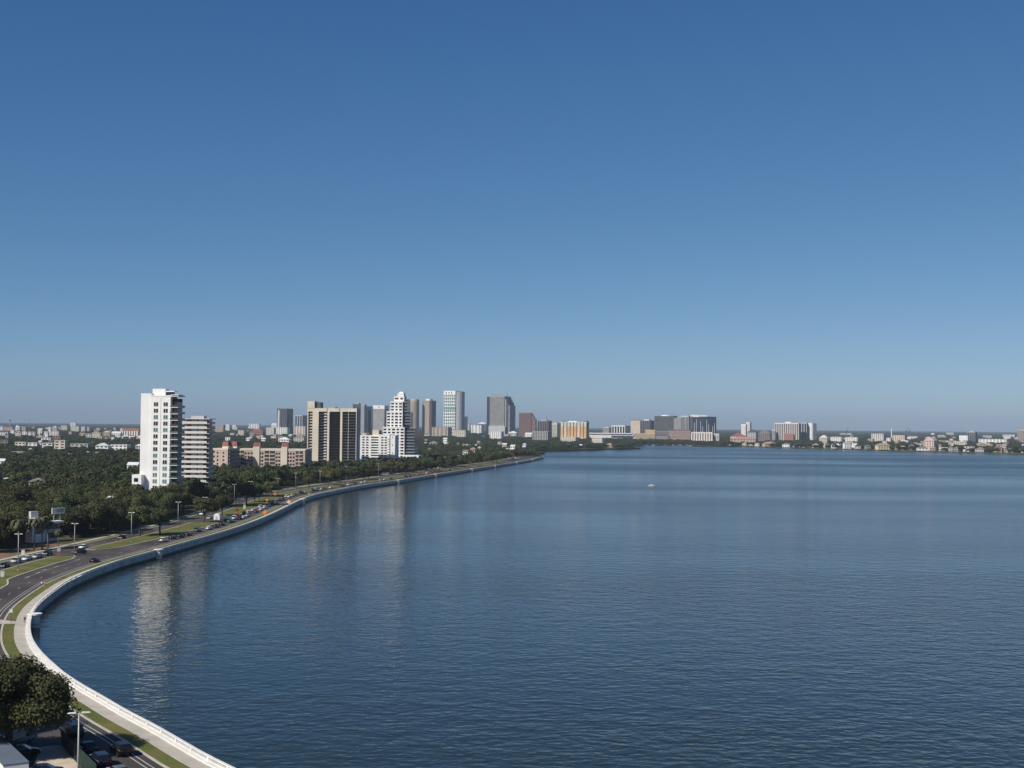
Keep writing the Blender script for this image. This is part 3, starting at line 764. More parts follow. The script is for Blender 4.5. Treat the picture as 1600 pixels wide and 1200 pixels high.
P = [(-w / 2 + w * k / 12, -d / 2 - 7 * math.sin(math.pi * k / 12)) for k in range(13)] + [(w / 2, d / 2), (-w / 2, d / 2)]
MB().prism(P, 0, H).build('curtain_wall', mat('navy_glass', (.03, .045, .085), .15, .2, .08, .5), t)
for k in range(1, 12): MB().box(P[k][0] - .9, P[k][0] + .9, P[k][1] - .8, P[k][1] + 1, 0, H * (.6 + .35 * ((k * 7) % 5) / 5)).build('pier', LGREY if k % 3 else BGLASS, t)
for a, b2, q in ((-.48, -.25, 6), (-.15, .1, 5)): box('roof_arc', WHITE, t, w * a, w * b2, -d / 2 - 5, d / 2 - 2, H - 2, H + q)
# waterfront row
t, w, d, H = T('hospital', 'white hospital block with tall arched pilasters at the far water edge', 'hospital', 1081, 1113, 675, 3900, mat('hospital_recess', (.33, .27, .25), .8, .05, .1), GLASS, 3, .97, depth=30, style='bands', ratio=.2, plant=False)
for k in range(9):
    x = -w / 2 + w * k / 8; box('pilaster', WHITE, t, x - 1.3, x + 1.3, -d / 2 - 1.5, -d / 2 + 1, 0, H - 3)
ring('roof', OFFWHITE, t, w, d, H - 4, H, .8); box('base', WHITE, t, -w / 2, w / 2, -d / 2 - 5, -d / 2 - 1.6, 0, 6)
T('office_block', 'pale green glass block at the right end of the arched hospital', 'office', 1113, 1125, 677.5, 3900, OFFWHITE, TGLASS, 8, .8, depth=20, style='bands', plant=False)
T('parking_garage', 'brown striped parking garage left of the arched hospital', 'garage', 1045, 1081, 671.5, 4200, BROWN, mat('garage_openings', (.42, .34, .32), .8, .05, .1), 6, .95, depth=40, style='bands', ratio=.35, fl=4.2, plant=False)
T('office_block', 'tan waterfront block with stepped golden centre', 'office', 992, 1025, 677, 4300, TAN, GLASS, 6, .95, depth=25, style='bands', ratio=.3, plant=False)
T('office_block', 'golden tan raised centre of the waterfront row', 'office', 1008, 1024, 671.5, 4360, YELLOW, BROWN, 6, .95, depth=15, style='bands', ratio=.2, plant=False)
T('office_block', 'mauve low block behind the tan waterfront row', 'office', 1018, 1047, 673.5, 4420, PURPLE, GLASS, 6, .95, depth=25, style='bands', ratio=.3, plant=False)
T('office_block', 'small dark waterfront block beside the tan row', 'office', 1025, 1046, 680, 4200, DGREY, OFFWHITE, 6, .95, depth=25, style='bands', ratio=.2, plant=False)
t, w, d, H = T('apartment_tower', 'slender white twin tower with red stripe above the pink roofs', 'tower', 1158, 1167, 663, 5200, WHITE, BRICK, 15, .8, style='bands', ratio=.3, plant=False)
t, w, d, H = T('apartment_tower', 'taller white slender tower beside its striped twin above the pink roofs', 'tower', 1166, 1174, 660, 5250, WHITE, PINK, 15, .7, style='ribs', nrib=2, plant=False)
for (a, b2, yt, lab, Y, m, rm) in ((1140,1167,676,'cream institution with long red tiled roof on the far shore',4000,CREAM,REDROOF),(1138,1186,682.5,'pink low institution with long pale red roof near the far shore',3700,PINK,mat('pale_red_roof',(.45,.24,.2),.8,.08,.2)),
                                   (1167,1184,670.5,'pale block with dark mansard roof on the far shore',4100,LGREY,DGREY),(1184,1207,671,'dark grey building with a large mansard roof on the far shore',4050,PURPLE,GREYROOF)):
    low('institution', lab, 'institution', a, b2, yt, 690, m, 'hip', rm, Y=Y, th=6)
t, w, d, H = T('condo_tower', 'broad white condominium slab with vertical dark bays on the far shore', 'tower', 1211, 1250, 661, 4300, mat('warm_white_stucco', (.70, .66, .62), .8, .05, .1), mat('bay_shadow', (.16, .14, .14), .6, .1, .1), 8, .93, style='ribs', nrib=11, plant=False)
box('lower_wing', BRICK, t, -w * .08, w * .3, -d / 2 - 8, -d / 2 - 1, 0, H * .45); box('roof_hall', OFFWHITE, t, -w * .1, w * .15, -4, 4, H - .5, H + 4)
T('condo_tower', 'white and dark striped narrow tower right of the broad white slab', 'tower', 1249, 1263, 660.5, 4350, LGREY, BGLASS, 10, .8, style='ribs', nrib=3, plant=False)
loc, rz, w, d, H = place(1262, 1275, 661, 4350, 0, .9)
t = empty('condo_tower', 'rounded white tower at the right end of the white condominium row', 'tower', loc, rz)
MB().cyl(-w * .12, 0, 0, H, w * .40, w * .40, 28).build('wall', WHITE, t); box('side_wing', DGREY, t, w * .30, w * .62, -3, 12, 0, H - 1)
T('condo_tower', 'short pale wing at the left foot of the broad white slab', 'apartment block', 1206, 1212, 671, 4280, LGREY, GLASS, 8, .9, style='bands', plant=False)
T('apartment_tower', 'ribbed grey apartment tower above the far right shore', 'tower', 1512, 1526, 673.5, 4600, GREY, GLASS, 10, .8, style='ribs', nrib=4)
T('apartment_block', 'white block attached left of the ribbed grey tower', 'apartment block', 1499, 1513, 680.5, 4560, WHITE, LGREY, 8, .9, style='punched', nrib=4, plant=False)
T('apartment_tower', 'grey brown tower cut by the right edge of the view', 'tower', 1590.5, 1604, 671.5, 4700, mat('warm_grey_concrete', (.36, .33, .31), .85, .06, .1), GLASS, 8, .9, style='grid', nrib=5)

# --- low buildings in the trees, left and middle: (x0, x1, top, visible base, wall, roof kind, roof material, label)
HZB = [
 (0,5,666,672.5,WHITE,'flat',WHITEROOF,'white block at the left edge below the horizon'),(5.5,23,667,672.3,PINK,'flat',OFFWHITE,'long pinkish row of flats near the left edge of the skyline'),
 (24,32,665.5,672.3,WHITE,'hip',WHITEROOF,'white block with a low gable near the left skyline'),(34,41.5,666.5,672.6,PINK,'flat',OFFWHITE,'pinkish block right of the white gabled one on the left skyline'),
 (16.5,23.5,671.5,677,WHITE,'flat',WHITEROOF,'small white house with dark windows below the pinkish row'),(24,34,673,680,CREAM,'hip',TANROOF,'beige low hall below the white gabled skyline block'),
 (-2,15,675,679.3,OFFWHITE,'flat',WHITEROOF,'long white flat roof at the far left edge'),(34.5,43,674,679,WHITE,'flat',WHITEROOF,'white low house first in the pale town strip'),
 (44,49.5,673.5,679.5,WHITE,'gable',GREYROOF,'white gabled house second in the pale town strip'),(50,56,674.5,680,LGREY,'flat',WHITEROOF,'pale grey house third in the pale town strip'),
 (59,67,669.5,678,WHITE,'gable',WHITEROOF,'white house with a steep pale gable in the town strip'),(69,76,674,680,WHITE,'flat',WHITEROOF,'white low house right of the steep gable'),
 (75.5,80,667,675,WHITE,'flat',WHITEROOF,'narrow tall white block in the town strip'),(82.5,90,666,672.5,LGREY,'hip',WHITEROOF,'white block with arched roof on the left skyline'),
 (79.5,94,673,680.5,OFFWHITE,'flat',WHITEROOF,'pale block with teal windows in the town strip'),(95.5,107,664.8,671.5,CREAM,'flat',OFFWHITE,'cream flat-topped block on the left skyline'),
 (82.5,97,680.5,685.5,BRICK,'flat',GREYROOF,'low red brick building among trees'),(65,82.5,684,687.5,WHITE,'flat',WHITEROOF,'long white low building left of the brick one'),
 (1.5,15,687,693.5,PURPLE,'flat',GREYROOF,'dark mauve building at the left edge among trees'),(24,43.5,690.5,696,CREAM,'flat',OFFWHITE,'cream low building with pale flat roof among trees'),
 (44,60.5,691.5,696.5,WHITE,'flat',WHITEROOF,'bright white low roof right of the cream building'),(61,66,688.5,696.5,WHITE,'gable',WHITEROOF,'small white gabled house joining the bright white roofs'),
 (66.5,85,692,697.5,OFFWHITE,'flat',WHITEROOF,'pale low row between gabled house and beige block'),(85.5,105,688,702,CREAM,'flat',OFFWHITE,'beige three storey block among trees on the left'),
 (17,41,705.5,711.8,LGREY,'flat',mat('blue_grey_roof',(.36,.40,.45),.7,.08,.2),'pale blue-grey flat roofed house alone in the canopy'),
 (111,126,666,673,OFFWHITE,'flat',WHITEROOF,'white grey office row under the horizon'),(127,134,666.3,673,OFFWHITE,'flat',WHITEROOF,'second pale office block under the horizon'),(136,140.5,666.5,672.5,LGREY,'flat',GREYROOF,'narrow grey office block under the horizon'),
 (110,120,660.2,664,WHITE,'flat',WHITEROOF,'wide white stadium roof breaking the left horizon'),(144,159.5,676,682,CREAM,'flat',OFFWHITE,'cream low block left of the beige domed hall'),
 (161,174,673,682,TAN,'hip',mat('beige_roof',(.5,.43,.36),.8,.06,.2),'beige hall with a shallow pyramid roof'),(174.5,191,674,682,WHITE,'gable',WHITEROOF,'white building right of the beige hall'),
 (150,173,692,701,WHITE,'hip',mat('pale_metal_roof',(.50,.53,.52),.6,.05,.2),'white villa with pale metal hip roof among trees'),(173.5,204,694.5,701,WHITE,'flat',WHITEROOF,'long white low wing right of the white villa'),
 (212,224,694,701,LGREY,'hip',WHITEROOF,'pale roof tucked beside the white condominium tower'),(111,143,693,698,LGREY,'flat',mat('flat_grey_roof',(.4,.39,.37),.8,.08,.1),'long flat grey roof among trees'),
 (-3,9.5,716.5,726,WHITE,'gable',WHITEROOF,'white house cut by the left edge of the view'),(143,157.5,724.3,727.5,WHITE,'flat',WHITEROOF,'thin white roof line alone in the dark canopy'),
 (199.5,219,722,734,WHITE,'gable',WHITEROOF,'white gabled house left of the condominium tower'),(46,73,746.5,758,GREY,'hip',GREYROOF,'grey house with a large hip roof in the near canopy'),
 (87,121,758.5,765,TAN,'hip',mat('weathered_tan_roof',(.26,.23,.18),.85,.1,.2),'long weathered tan roof in the near canopy'),(131,142,759,767,PINK,'gable',TANROOF,'small reddish gabled house in the near canopy'),
 (8,22,746.5,751,OFFWHITE,'flat',WHITEROOF,'small pale roof in the near canopy at left'),(170,181,775,783,OFFWHITE,'gable',WHITEROOF,'pale gable showing between oaks left of the white tower'),
 (336,352,664,674,PINK,'flat',OFFWHITE,'pale pinkish office block right of the banded slab'),(352.5,360,663,672,WHITE,'hip',WHITEROOF,'white block with round opening right of the banded slab'),(363,370,663.5,670.5,WHITE,'flat',WHITEROOF,'white cube on the skyline between slab and dark twin tower'),
 (372,383,672,678.5,CREAM,'flat',OFFWHITE,'bright cream low block below the skyline'),(389,408,662,669,WHITE,'flat',WHITEROOF,'white double-winged block on the skyline'),(390,415.5,670,678.5,BRICK,'hip',REDROOF,'reddish low campus building below the skyline'),
 (416,431,668,678.5,OFFWHITE,'flat',WHITEROOF,'pale block right of the reddish campus building'),(431.5,453,667.5,677.5,WHITE,'flat',WHITEROOF,'white long block with dark openings below the twin tower'),(424,436,661.5,667.5,WHITE,'gable',WHITEROOF,'white gable just left of the dark twin tower'),
 (459,481,666,679,mat('rosy_white_stucco',(.68,.56,.53),.8,.05,.1),'flat',WHITEROOF,'rosy white flats left of the cream tower'),(451.5,459,665.5,672,WHITE,'flat',WHITEROOF,'small white block right below the dark twin tower'),
 (384,392,683.5,687,WHITE,'hip',WHITEROOF,'small white roof in the canopy above the pink mid-rise'),(435,455,683,689,WHITE,'hip',WHITEROOF,'wide white roof in the canopy left of the cream tower'),(408,416,684,688,OFFWHITE,'gable',WHITEROOF,'pale gable in the canopy between two white roofs'),
 (459,479,683,688,LGREY,'flat',TANROOF,'tan flat roof beside the cream tower'),(352,361,683,686.5,WHITE,'flat',WHITEROOF,'tiny white roof right of the banded slab'),
 (675,706,667.5,680,BEIGE,'flat',LGREY,'beige ribbed low block at the foot of the white gridded tower'),(708,732,672,681,CREAM,'flat',OFFWHITE,'cream low block right of the gridded tower foot'),(727.5,735,661,673,CREAM,'flat',OFFWHITE,'narrow cream block beside the navy block'),
 (736,756,664,676,WHITE,'flat',WHITEROOF,'white framed glass block left of the spire tower'),(746,762,659.5,668,DGREY,'hip',WHITEROOF,'dark arena with a white dome left of the spire tower'),(765.5,787.5,674,684,WHITE,'flat',WHITEROOF,'white arcaded mansion at the foot of the spire tower'),
 (794,810,673.5,680,LGREY,'hip',WHITEROOF,'pale hall between spire tower and brown block'),(820,833,676,682,WHITE,'gable',WHITEROOF,'row of white tented roofs below the brown block'),(832,862,674,686,GREY,'flat',WHITEROOF,'dark grey low office with white roof deck'),
 (692.5,700,684,692,WHITE,'gable',WHITEROOF,'white steep house in the canopy below the gridded tower'),(723.5,733,703,710,WHITE,'gable',GREYROOF,'white house with grey gable near the park trees'),(735,744,699,705,mat('salmon_stucco',(.6,.36,.28),.8,.05,.1),'hip',TANROOF,'salmon house beside the grey-gabled white one'),
 (785,793,692.5,698,LGREY,'gable',WHITEROOF,'pale house in the canopy before the point'),(797.5,806,695,702,WHITE,'gable',WHITEROOF,'white house in the canopy before the point'),(817,823,692.5,699,WHITE,'hip',WHITEROOF,'white pyramid roof near the point'),
 (671,685,689,693.5,LGREY,'hip',GREYROOF,'grey roof in the canopy right of the stepped tower'),
 (876,905,683,688,OFFWHITE,'flat',WHITEROOF,'pale podium row below the orange hotel'),(925,945,684,690,OFFWHITE,'flat',WHITEROOF,'low pale quay building below the convention hall'),
 (946,960,692.5,698,TAN,'hip',TANROOF,'tan roofed pavilion on the far spit'),(903,912,694,698.5,WHITE,'hip',WHITEROOF,'white roofed pavilion on the near end of the spit'),
]
for (a, b2, yt, yb, wl, rf, rm, lab) in HZB:
    low('house' if rf in ('gable', 'hip') else 'low_building', lab, 'house' if rf in ('gable', 'hip') else 'building', a, b2, yt, yb, wl, rf, rm, hb=1 if 'spit' in lab else 9)
# brick-topped hall with white columns
t = low('campus_hall', 'long brick-red hall with a row of white columns left of the condominium tower', 'hall', 191.5, 224, 669, 680.5, BRICK, 'flat', GREY, win=False)
w = 32.5 / FPX * t.location.y
for k in range(7): x = -w * .40 + w * .12 * k; box('column', WHITE, t, x - w * .03, x + w * .03, -20, -14, 0, 21)
# villas along the far right shore: (x0, x1, top, base, wall, roof kind, roof)
SH = [(1140,1148,689.5,696,OFFWHITE,'hip',TANROOF),(1149.5,1158,691,696.3,WHITE,'hip',GREYROOF),(1160,1168,690.5,696.6,CREAM,'hip',TANROOF),(1170,1178,691.5,697,LGREY,'hip',GREYROOF),(1179.5,1188,692,697.4,WHITE,'hip',TANROOF),
 (1191,1214,690,698,TAN,'hip',TANROOF),(1222.5,1236,692.5,698.8,WHITE,'hip',GREYROOF),(1239,1247,695,699,WHITE,'flat',WHITEROOF),(1249,1259,694.5,699.4,WHITE,'hip',GREYROOF),(1261,1267,694,699.6,GREY,'hip',GREYROOF),(1269,1281,692.5,700,TAN,'hip',TANROOF),
 (1287,1296.5,693,700.5,OFFWHITE,'hip',GREYROOF),(1299,1314,693,701,WHITE,'hip',WHITEROOF),(1317,1330,692.5,701.5,WHITE,'flat',WHITEROOF),(1335,1347,697,702,LGREY,'flat',GREYROOF),(1351,1360,695,702.3,GREY,'hip',GREYROOF),
 (1367.5,1392,692.3,703,mat('pale_yellow_stucco',(.62,.56,.40),.8,.05,.1),'hip',TANROOF),(1399,1418,696.5,703.6,TAN,'hip',TANROOF),(1420,1430,694,704,OFFWHITE,'hip',GREYROOF),(1432,1450,696.5,704.6,WHITE,'hip',GREYROOF),(1453,1463,697.5,705,GREY,'hip',TANROOF),
 (1467,1480,698.8,705.3,WHITE,'flat',WHITEROOF),(1482,1489,697,705.6,LGREY,'hip',GREYROOF),(1490.5,1503,698,706,GREY,'hip',GREYROOF),(1505,1522,697,706.4,WHITE,'flat',GREYROOF),(1524,1540,698,706.8,LGREY,'hip',GREYROOF),(1551,1568,696.5,707.2,mat('coral_stucco',(.66,.44,.33),.8,.05,.1),'hip',REDROOF),
 (1570,1588,700,707.6,mat('sage_stucco',(.40,.42,.34),.8,.06,.1),'hip',GREYROOF),(1592,1602,701.5,708,WHITE,'flat',WHITEROOF)]
nm = {'white_stucco': 'white', 'offwhite_stucco': 'off-white', 'cream_stucco': 'cream', 'light_grey_concrete': 'pale grey', 'tan_stucco': 'tan', 'grey_concrete': 'grey', 'pale_yellow_stucco': 'twin-gabled yellow', 'coral_stucco': 'coral', 'sage_stucco': 'sage green'}
rn = {'tan_tile_roof': 'tan roof', 'grey_shingle_roof': 'grey roof', 'white_membrane_roof': 'white flat roof', 'red_tile_roof': 'red roof'}
NOCLEAR = True
shr = random.Random(21)
for k, (a, b2, yt, yb, wl, rf, rm) in enumerate(SH):
    Y = FPX * (CAM_H) / (yb - hz((a + b2) / 2)) + 30
    low('shore_villa', f'{nm[wl.name]} villa with {rn[rm.name]}, number {len(SH) - k} from the right end of the far shore', 'house', a, b2, yt, yb, wl, rf, rm, Y=Y + shr.uniform(0, 35), hb=0, th=shr.choice((-24, -10, 6, 14, 28)), group='villas along the far shore')
NOCLEAR = False
MR = [(1443.5,1463,683,697,mat('blush_stucco',(.70,.52,.48),.8,.05,.1),'hip',mat('blush_roof',(.55,.42,.4),.8,.05,.2),'large pink mansion behind the shore villas'),(1361,1384,677.5,688,OFFWHITE,'flat',WHITEROOF,'pale long flats behind the yellow twin-gabled villa'),(1385,1392.5,684,689,WHITE,'flat',WHITEROOF,'small white cube beside the pale long flats'),
 (1394.5,1417,680,689,CREAM,'flat',WHITEROOF,'cream flats behind the tan shore villa'),(1482,1488.5,687,694.5,PINK,'hip',TANROOF,'small pink tower house right of the pink mansion'),(1489,1514,689.5,693.5,CREAM,'flat',OFFWHITE,'long beige low roof behind the grey shore villas'),
 (1527,1578,686,690.5,WHITE,'flat',WHITEROOF,'very long white warehouse near the right edge'),(1280,1295,679.5,689,CREAM,'hip',OFFWHITE,'cream stepped block right of the white condominium row'),(1297,1318,682.5,689,WHITE,'flat',WHITEROOF,'white warehouse row behind the shore, left part'),(1320,1343,683,689,WHITE,'flat',WHITEROOF,'white warehouse row behind the shore, right part'),
 (1311,1334,676.8,679,LGREY,'flat',WHITEROOF,'thin pale warehouse line under the right horizon'),(1418,1436,681.5,684.5,OFFWHITE,'flat',WHITEROOF,'pale low roof right of the cream flats'),(1465,1478,680,683,OFFWHITE,'flat',WHITEROOF,'pale low roof above the pink mansion'),(1535,1552,680.5,683,LGREY,'flat',WHITEROOF,'pale low roof right of the ribbed grey tower'),(1566,1588,679,682,OFFWHITE,'flat',WHITEROOF,'pale low roof left of the edge tower'),
 (1455,1461,676.5,678.5,WHITE,'flat',WHITEROOF,'tiny white block under the right horizon'),(1478,1492,675.5,679,LGREY,'flat',WHITEROOF,'grey low block under the right horizon')]
for (a, b2, yt, yb, wl, rf, rm, lab) in MR: low('low_building', lab, 'building', a, b2, yt, yb, wl, rf, rm, th=8)
# small buildings filling the town strips and the base of downtown
fr = random.Random(33)
def filler(n_, xa, xb, ya, yb2, ha, hb2, wa, wb, name, base, group, Yr=None):
    for _ in range(n_):
        x = fr.uniform(xa, xb); yb_ = fr.uniform(ya, yb2) + .0092 * (x - 800); w_ = fr.uniform(wa, wb); wl, cn = fr.choice(((WHITE, 'white'), (OFFWHITE, 'off-white'), (CREAM, 'cream'), (LGREY, 'pale grey'), (PINK, 'pinkish'), (GREY, 'grey'), (TAN, 'tan')))
        rf, rm = fr.choice((('flat', WHITEROOF), ('flat', OFFWHITE), ('hip', GREYROOF), ('gable', TANROOF), ('flat', GREY), ('hip', WHITEROOF)))
        low(name, f'{cn} {base}', 'building', x, x + w_, yb_ - fr.uniform(ha, hb2), yb_, wl, rf, rm, th=fr.choice((-20, 5, 12, 25)), group=group, Y=fr.uniform(*Yr) if Yr else None)
filler(46, 0, 218, 675, 692, 1.6, 4.5, 3, 11, 'small_building', 'small building in the town strip left of the white tower', 'small buildings of the left town strip')
filler(22, 0, 200, 692, 735, 1.2, 2.4, 3, 9, 'small_house', 'house roof peeping out of the left canopy', 'roofs in the left canopy')
filler(26, 338, 476, 672, 690, 1.6, 4, 3, 10, 'small_building', 'small building between the banded slab and the cream tower', 'small buildings of the middle town strip')
filler(30, 660, 870, 684, 689, 3, 8, 5, 14, 'mid_rise', 'mid-rise block at the foot of the downtown towers', 'mid-rise blocks below downtown', (4700, 5400))
filler(16, 660, 820, 690, 703, 1.5, 3, 3, 7, 'small_house', 'house roof in the canopy before downtown', 'roofs in the canopy before downtown')
filler(34, 880, 1210, 684, 690, 3, 8, 5, 13, 'mid_rise', 'mid-rise block behind the far waterfront', 'mid-rise blocks behind the far waterfront', (4450, 5300))
filler(56, 1280, 1598, 677, 692, 1.2, 3.2, 3, 14, 'small_building', 'small building behind the far right shore', 'small buildings behind the far right shore')
# thin masts and cranes on the skyline
for x, yt, Y, nme, lab in ((1393, 669, 5200, 'chimney', 'thin white chimney above the cream flats'), (46, 655, 8200, 'radio_mast', 'thin mast left of the stadium roof on the left horizon')):
    p = at_dist(x, yt, Y); t = empty(nme, lab, 'mast', (p.x, p.y, 0)); MB().cyl(0, 0, 0, p.z, 2.2, 1.4, 10).build('shaft', WHITE if nme == 'chimney' else GREY, t); MB().cyl(0, 0, p.z, p.z + 2, 2.0, 1.0, 10).build('tip', GREY, t)
for x, yt, dx, lab in ((1419, 668.5, 3.5, 'left harbour crane jib against the right horizon'), (1423, 669.5, 2.5, 'right harbour crane jib against the right horizon'), (1325.5, 668, 3, 'lone crane jib on the horizon above the white warehouses'), (854, 650, -4, 'tower crane jib above the grey brown condominium')):
    Y = 6500; p = at_dist(x, yt, Y); q = at_dist(x - dx, 675, Y); t = empty('crane', lab, 'crane', (q.x, q.y, 0))
    MB().tube([(0, 0, q.z), (p.x - q.x, 0, p.z)], [1.6, .9], 5).build('jib', DGREY, t); MB().tube([(0, 0, 0), (0, 0, q.z + 6)], [2.2, 2.0], 5).build('mast', DGREY, t)
p = at_dist(16, 655.5, 7600); t = empty('water_tower', 'slim water tower breaking the left horizon', 'water tower', (p.x, p.y, 0)); MB().cyl(0, 0, 0, p.z - 7, 2, 2, 10).build('shaft', GREY, t); MB().cyl(0, 0, p.z - 8, p.z - 3, 3, 6, 14).cyl(0, 0, p.z - 3, p.z, 6, 2, 14).build('tank', DGREY, t)

# --- modern low office near the road with roof-top screen
def modern():
    Y = 505; px = Y / FPX
    loc, rz, w, d, H = place(42, 98, 808, Y, -32, .82)
    t = empty('office_building', 'low modern white office with dark glass, flat overhanging roofs and rooftop screen', 'office', loc, rz)
    X = lambda p: -w / 2 + (p - 45) / 43 * w
    box('wall', WHITE, t, X(45), X(62), -d / 2, d / 2, 0, H - .8); box('roof', WHITE, t, X(40), X(63), -d / 2 - 1.5, d / 2, H - .8, H)
    box('core', LGREY, t, X(46), X(56), -d / 2 + 3, d / 2 - 3, H, H + 2.4)
    box('window', GLASS, t, X(50), X(61), -d / 2 - .06, -d / 2 + .1, 3.2, H - 2)
    box('side_wing', LGREY, t, X(62.1), X(86), -d / 2 + 2, d / 2, 0, H - 2.2); box('wing_roof', WHITE, t, X(68), X(90), -d / 2 + .6, d / 2, H - 2.2, H - 1.6)
    for k in range(2): box('window_band', GLASS, t, X(70), X(85), -d / 2 + 1.93, -d / 2 + 2.1, 1.2 + 3.2 * k, 3.2 + 3.2 * k); 
    box('sunshade', LGREY, t, X(70), X(86), -d / 2 + .9, -d / 2 + 1.9, 4.3, 4.6)
    q = at_dist(91, 797.5, Y + 8)
    f = empty('rooftop_screen', 'white framed louvre screen on posts above the modern office roof', 'screen', (q.x, q.y, q.z - 3.2), rz)
    box('frame', WHITE, f, -2.7, 2.7, -.15, .15, 3.9, 4.2); box('frame', WHITE, f, -2.7, 2.7, -.15, .15, 2.0, 2.3); box('frame', WHITE, f, -2.7, -2.4, -.15, .15, 2.3, 3.9); box('frame', WHITE, f, 2.4, 2.7, -.15, .15, 2.3, 3.9)
    box('panel', LGREY, f, -2.38, -.7, -.08, .08, 2.32, 3.88); box('panel', GREY, f, -.6, 2.38, -.08, .08, 2.32, 3.88)
    for x in (-1.8, .9): box('post', LGREY, f, x - .12, x + .12, -.1, .1, -1.5, 2.0)
modern()

# ------------------------------------------------------------------ trees
def crown_mesh(name, seed, Rr, z0, z1, nleaf, leaf, nb, m, flat_=.75, rr=(.24, .42), jit=(.62, 1.06)):
    rg = np.random.default_rng(seed); rr_ = rr
    cz, hz_ = (z0 + z1) / 2, (z1 - z0) / 2
    c = []; rad = []
    for k in range(nb):                        # sub-clumps through a broad dome
        a = rg.uniform(0, 2 * np.pi); u = rg.uniform(.0, 1) ** .55; el = rg.uniform(-.35, 1)
        rr = Rr * .72 * u * math.sqrt(max(.05, 1 - max(0, el) ** 2))
        c.append((rr * math.cos(a), rr * math.sin(a), cz + el * hz_ * .68)); rad.append(rg.uniform(*rr_) * Rr)
    c = np.array(c); rad = np.array(rad)
    pick = rg.choice(nb, nleaf, p=rad ** 2 / (rad ** 2).sum())
    d = rg.normal(size=(nleaf, 3)); d /= np.linalg.norm(d, axis=1)[:, None]
    P = c[pick] + d * (rad[pick] * rg.uniform(*jit, nleaf))[:, None] * np.array((1, 1, flat_))
    nn = d + rg.normal(scale=.55, size=(nleaf, 3)) + np.array((0, 0, .35)); nn /= np.linalg.norm(nn, axis=1)[:, None]
    t = np.cross(nn, rg.normal(size=(nleaf, 3))); t /= np.linalg.norm(t, axis=1)[:, None]; s = np.cross(nn, t)
    L = (leaf * rg.uniform(.6, 1.3, nleaf))[:, None]
    V = np.stack([P - t * L, P + s * L * .6 + nn * L * .12, P + t * L, P - s * L * .6 + nn * L * .12], 1).reshape(-1, 3)
    me = bpy.data.meshes.new(name)
    me.vertices.add(len(V)); me.vertices.foreach_set('co', V.astype(np.float32).ravel())
    me.loops.add(len(V)); me.loops.foreach_set('vertex_index', np.arange(len(V), dtype=np.int32))
    me.polygons.add(nleaf); me.polygons.foreach_set('loop_start', np.arange(0, 4 * nleaf, 4, dtype=np.int32))
    me.update(calc_edges=True); me.materials.append(m); return me
def trunk_mesh(name, seed, hgt, r, spread, m=TRUNKM):
    rg = random.Random(seed); mb = MB(); f = hgt * .38
    mb.tube([(0, 0, -.3), (0, 0, .4), (rg.uniform(-.2, .2), rg.uniform(-.2, .2), f)], [r * 1.5, r, r * .8], 8)
    for k in range(5):
        a = k * 2 * math.pi / 5 + rg.uniform(-.4, .4); q = spread * rg.uniform(.5, .8)
        mb.tube([(0, 0, f - .3), (q * .45 * math.cos(a), q * .45 * math.sin(a), f + hgt * .2), (q * math.cos(a), q * math.sin(a), hgt * rg.uniform(.7, .88))], [r * .6, r * .4, r * .12], 6)
    return mb.mesh(name, m, True)
OAK = [(crown_mesh('crown', 10 + k, 6.8 + .5 * k, 2.6, 11.2 + .5 * k, 8200, .33, 24, LEAF, rr=(.18, .38), jit=(.55, 1.12)), trunk_mesh('trunk', k, 9.5, .38, 5)) for k in range(4)]
BIG = [(crown_mesh('crown', 40 + k, 9.0, .3, 12.4, 48000, .21, 95, LEAF, rr=(.09, .24), jit=(.45, 1.28)), trunk_mesh('trunk', 40 + k, 10.5, .5, 6)) for k in range(2)]
WOOD = [crown_mesh('wood_crown', 60 + k, 6.6, .5, 12.0, 1300, .68, 15, LEAF2, rr=(.18, .40), jit=(.55, 1.12)) for k in range(4)]
def palm_meshes():
    mb = MB(); mb.tube([(0, 0, -.2), (.1, 0, 3), (.25, 0, 7.6)], [.24, .19, .17], 8); tr = mb.mesh('trunk', PALMT, True)
    cr = MB(); rg = random.Random(5)
    for k in range(30):
        a = k * 2.399; e = rg.uniform(-.35, 1.15); L = rg.uniform(1.9, 2.7)
        P = []
        for q in range(6):
            u = q / 5; el = e - 1.3 * u * u
            P.append(Vector((.25, 0, 7.6)) + Vector((math.cos(a) * L * u * math.cos(el * .7), math.sin(a) * L * u * math.cos(el * .7), L * u * math.sin(el) * .9)))
        sd = Vector((-math.sin(a), math.cos(a), 0))
        for q in range(5):
            w0, w1 = (.18 + .5 * math.sin(math.pi * (q / 5))) * .8, (.18 + .5 * math.sin(math.pi * ((q + 1) / 5))) * .8
            if q == 4: w1 = .05
            dn = Vector((0, 0, -.22))
            for sg in (1, -1):
                cr.add([P[q], P[q + 1], P[q + 1] + sd * w1 * sg + dn * w1, P[q] + sd * w0 * sg + dn * w0], [(0, 1, 2, 3)])
    return tr, cr.mesh('crown', PALML)
PALM = palm_meshes()
def tree(name, label, x, y, kind, sc, group=None, cat='tree', z=0, sz=None):
    t = empty(name, label, cat, (x, y, z), random.uniform(0, 6.28), group); t.scale = (sc, sc, sz or sc)
    link('crown', kind[0], t); link('trunk', kind[1], t); return t
# near corner trees
tree('oak_tree', 'large dark dense oak in the bottom left corner beside the near road', -66.5, 180.5, BIG[0], 1.12)
tree('oak_tree', 'second dark oak at the bottom left edge behind the trailer', -79, 183, BIG[1], .95)
tree('oak_tree', 'lower dark oak behind the corner oak near the sidewalk', -76, 195, BIG[0], .86)
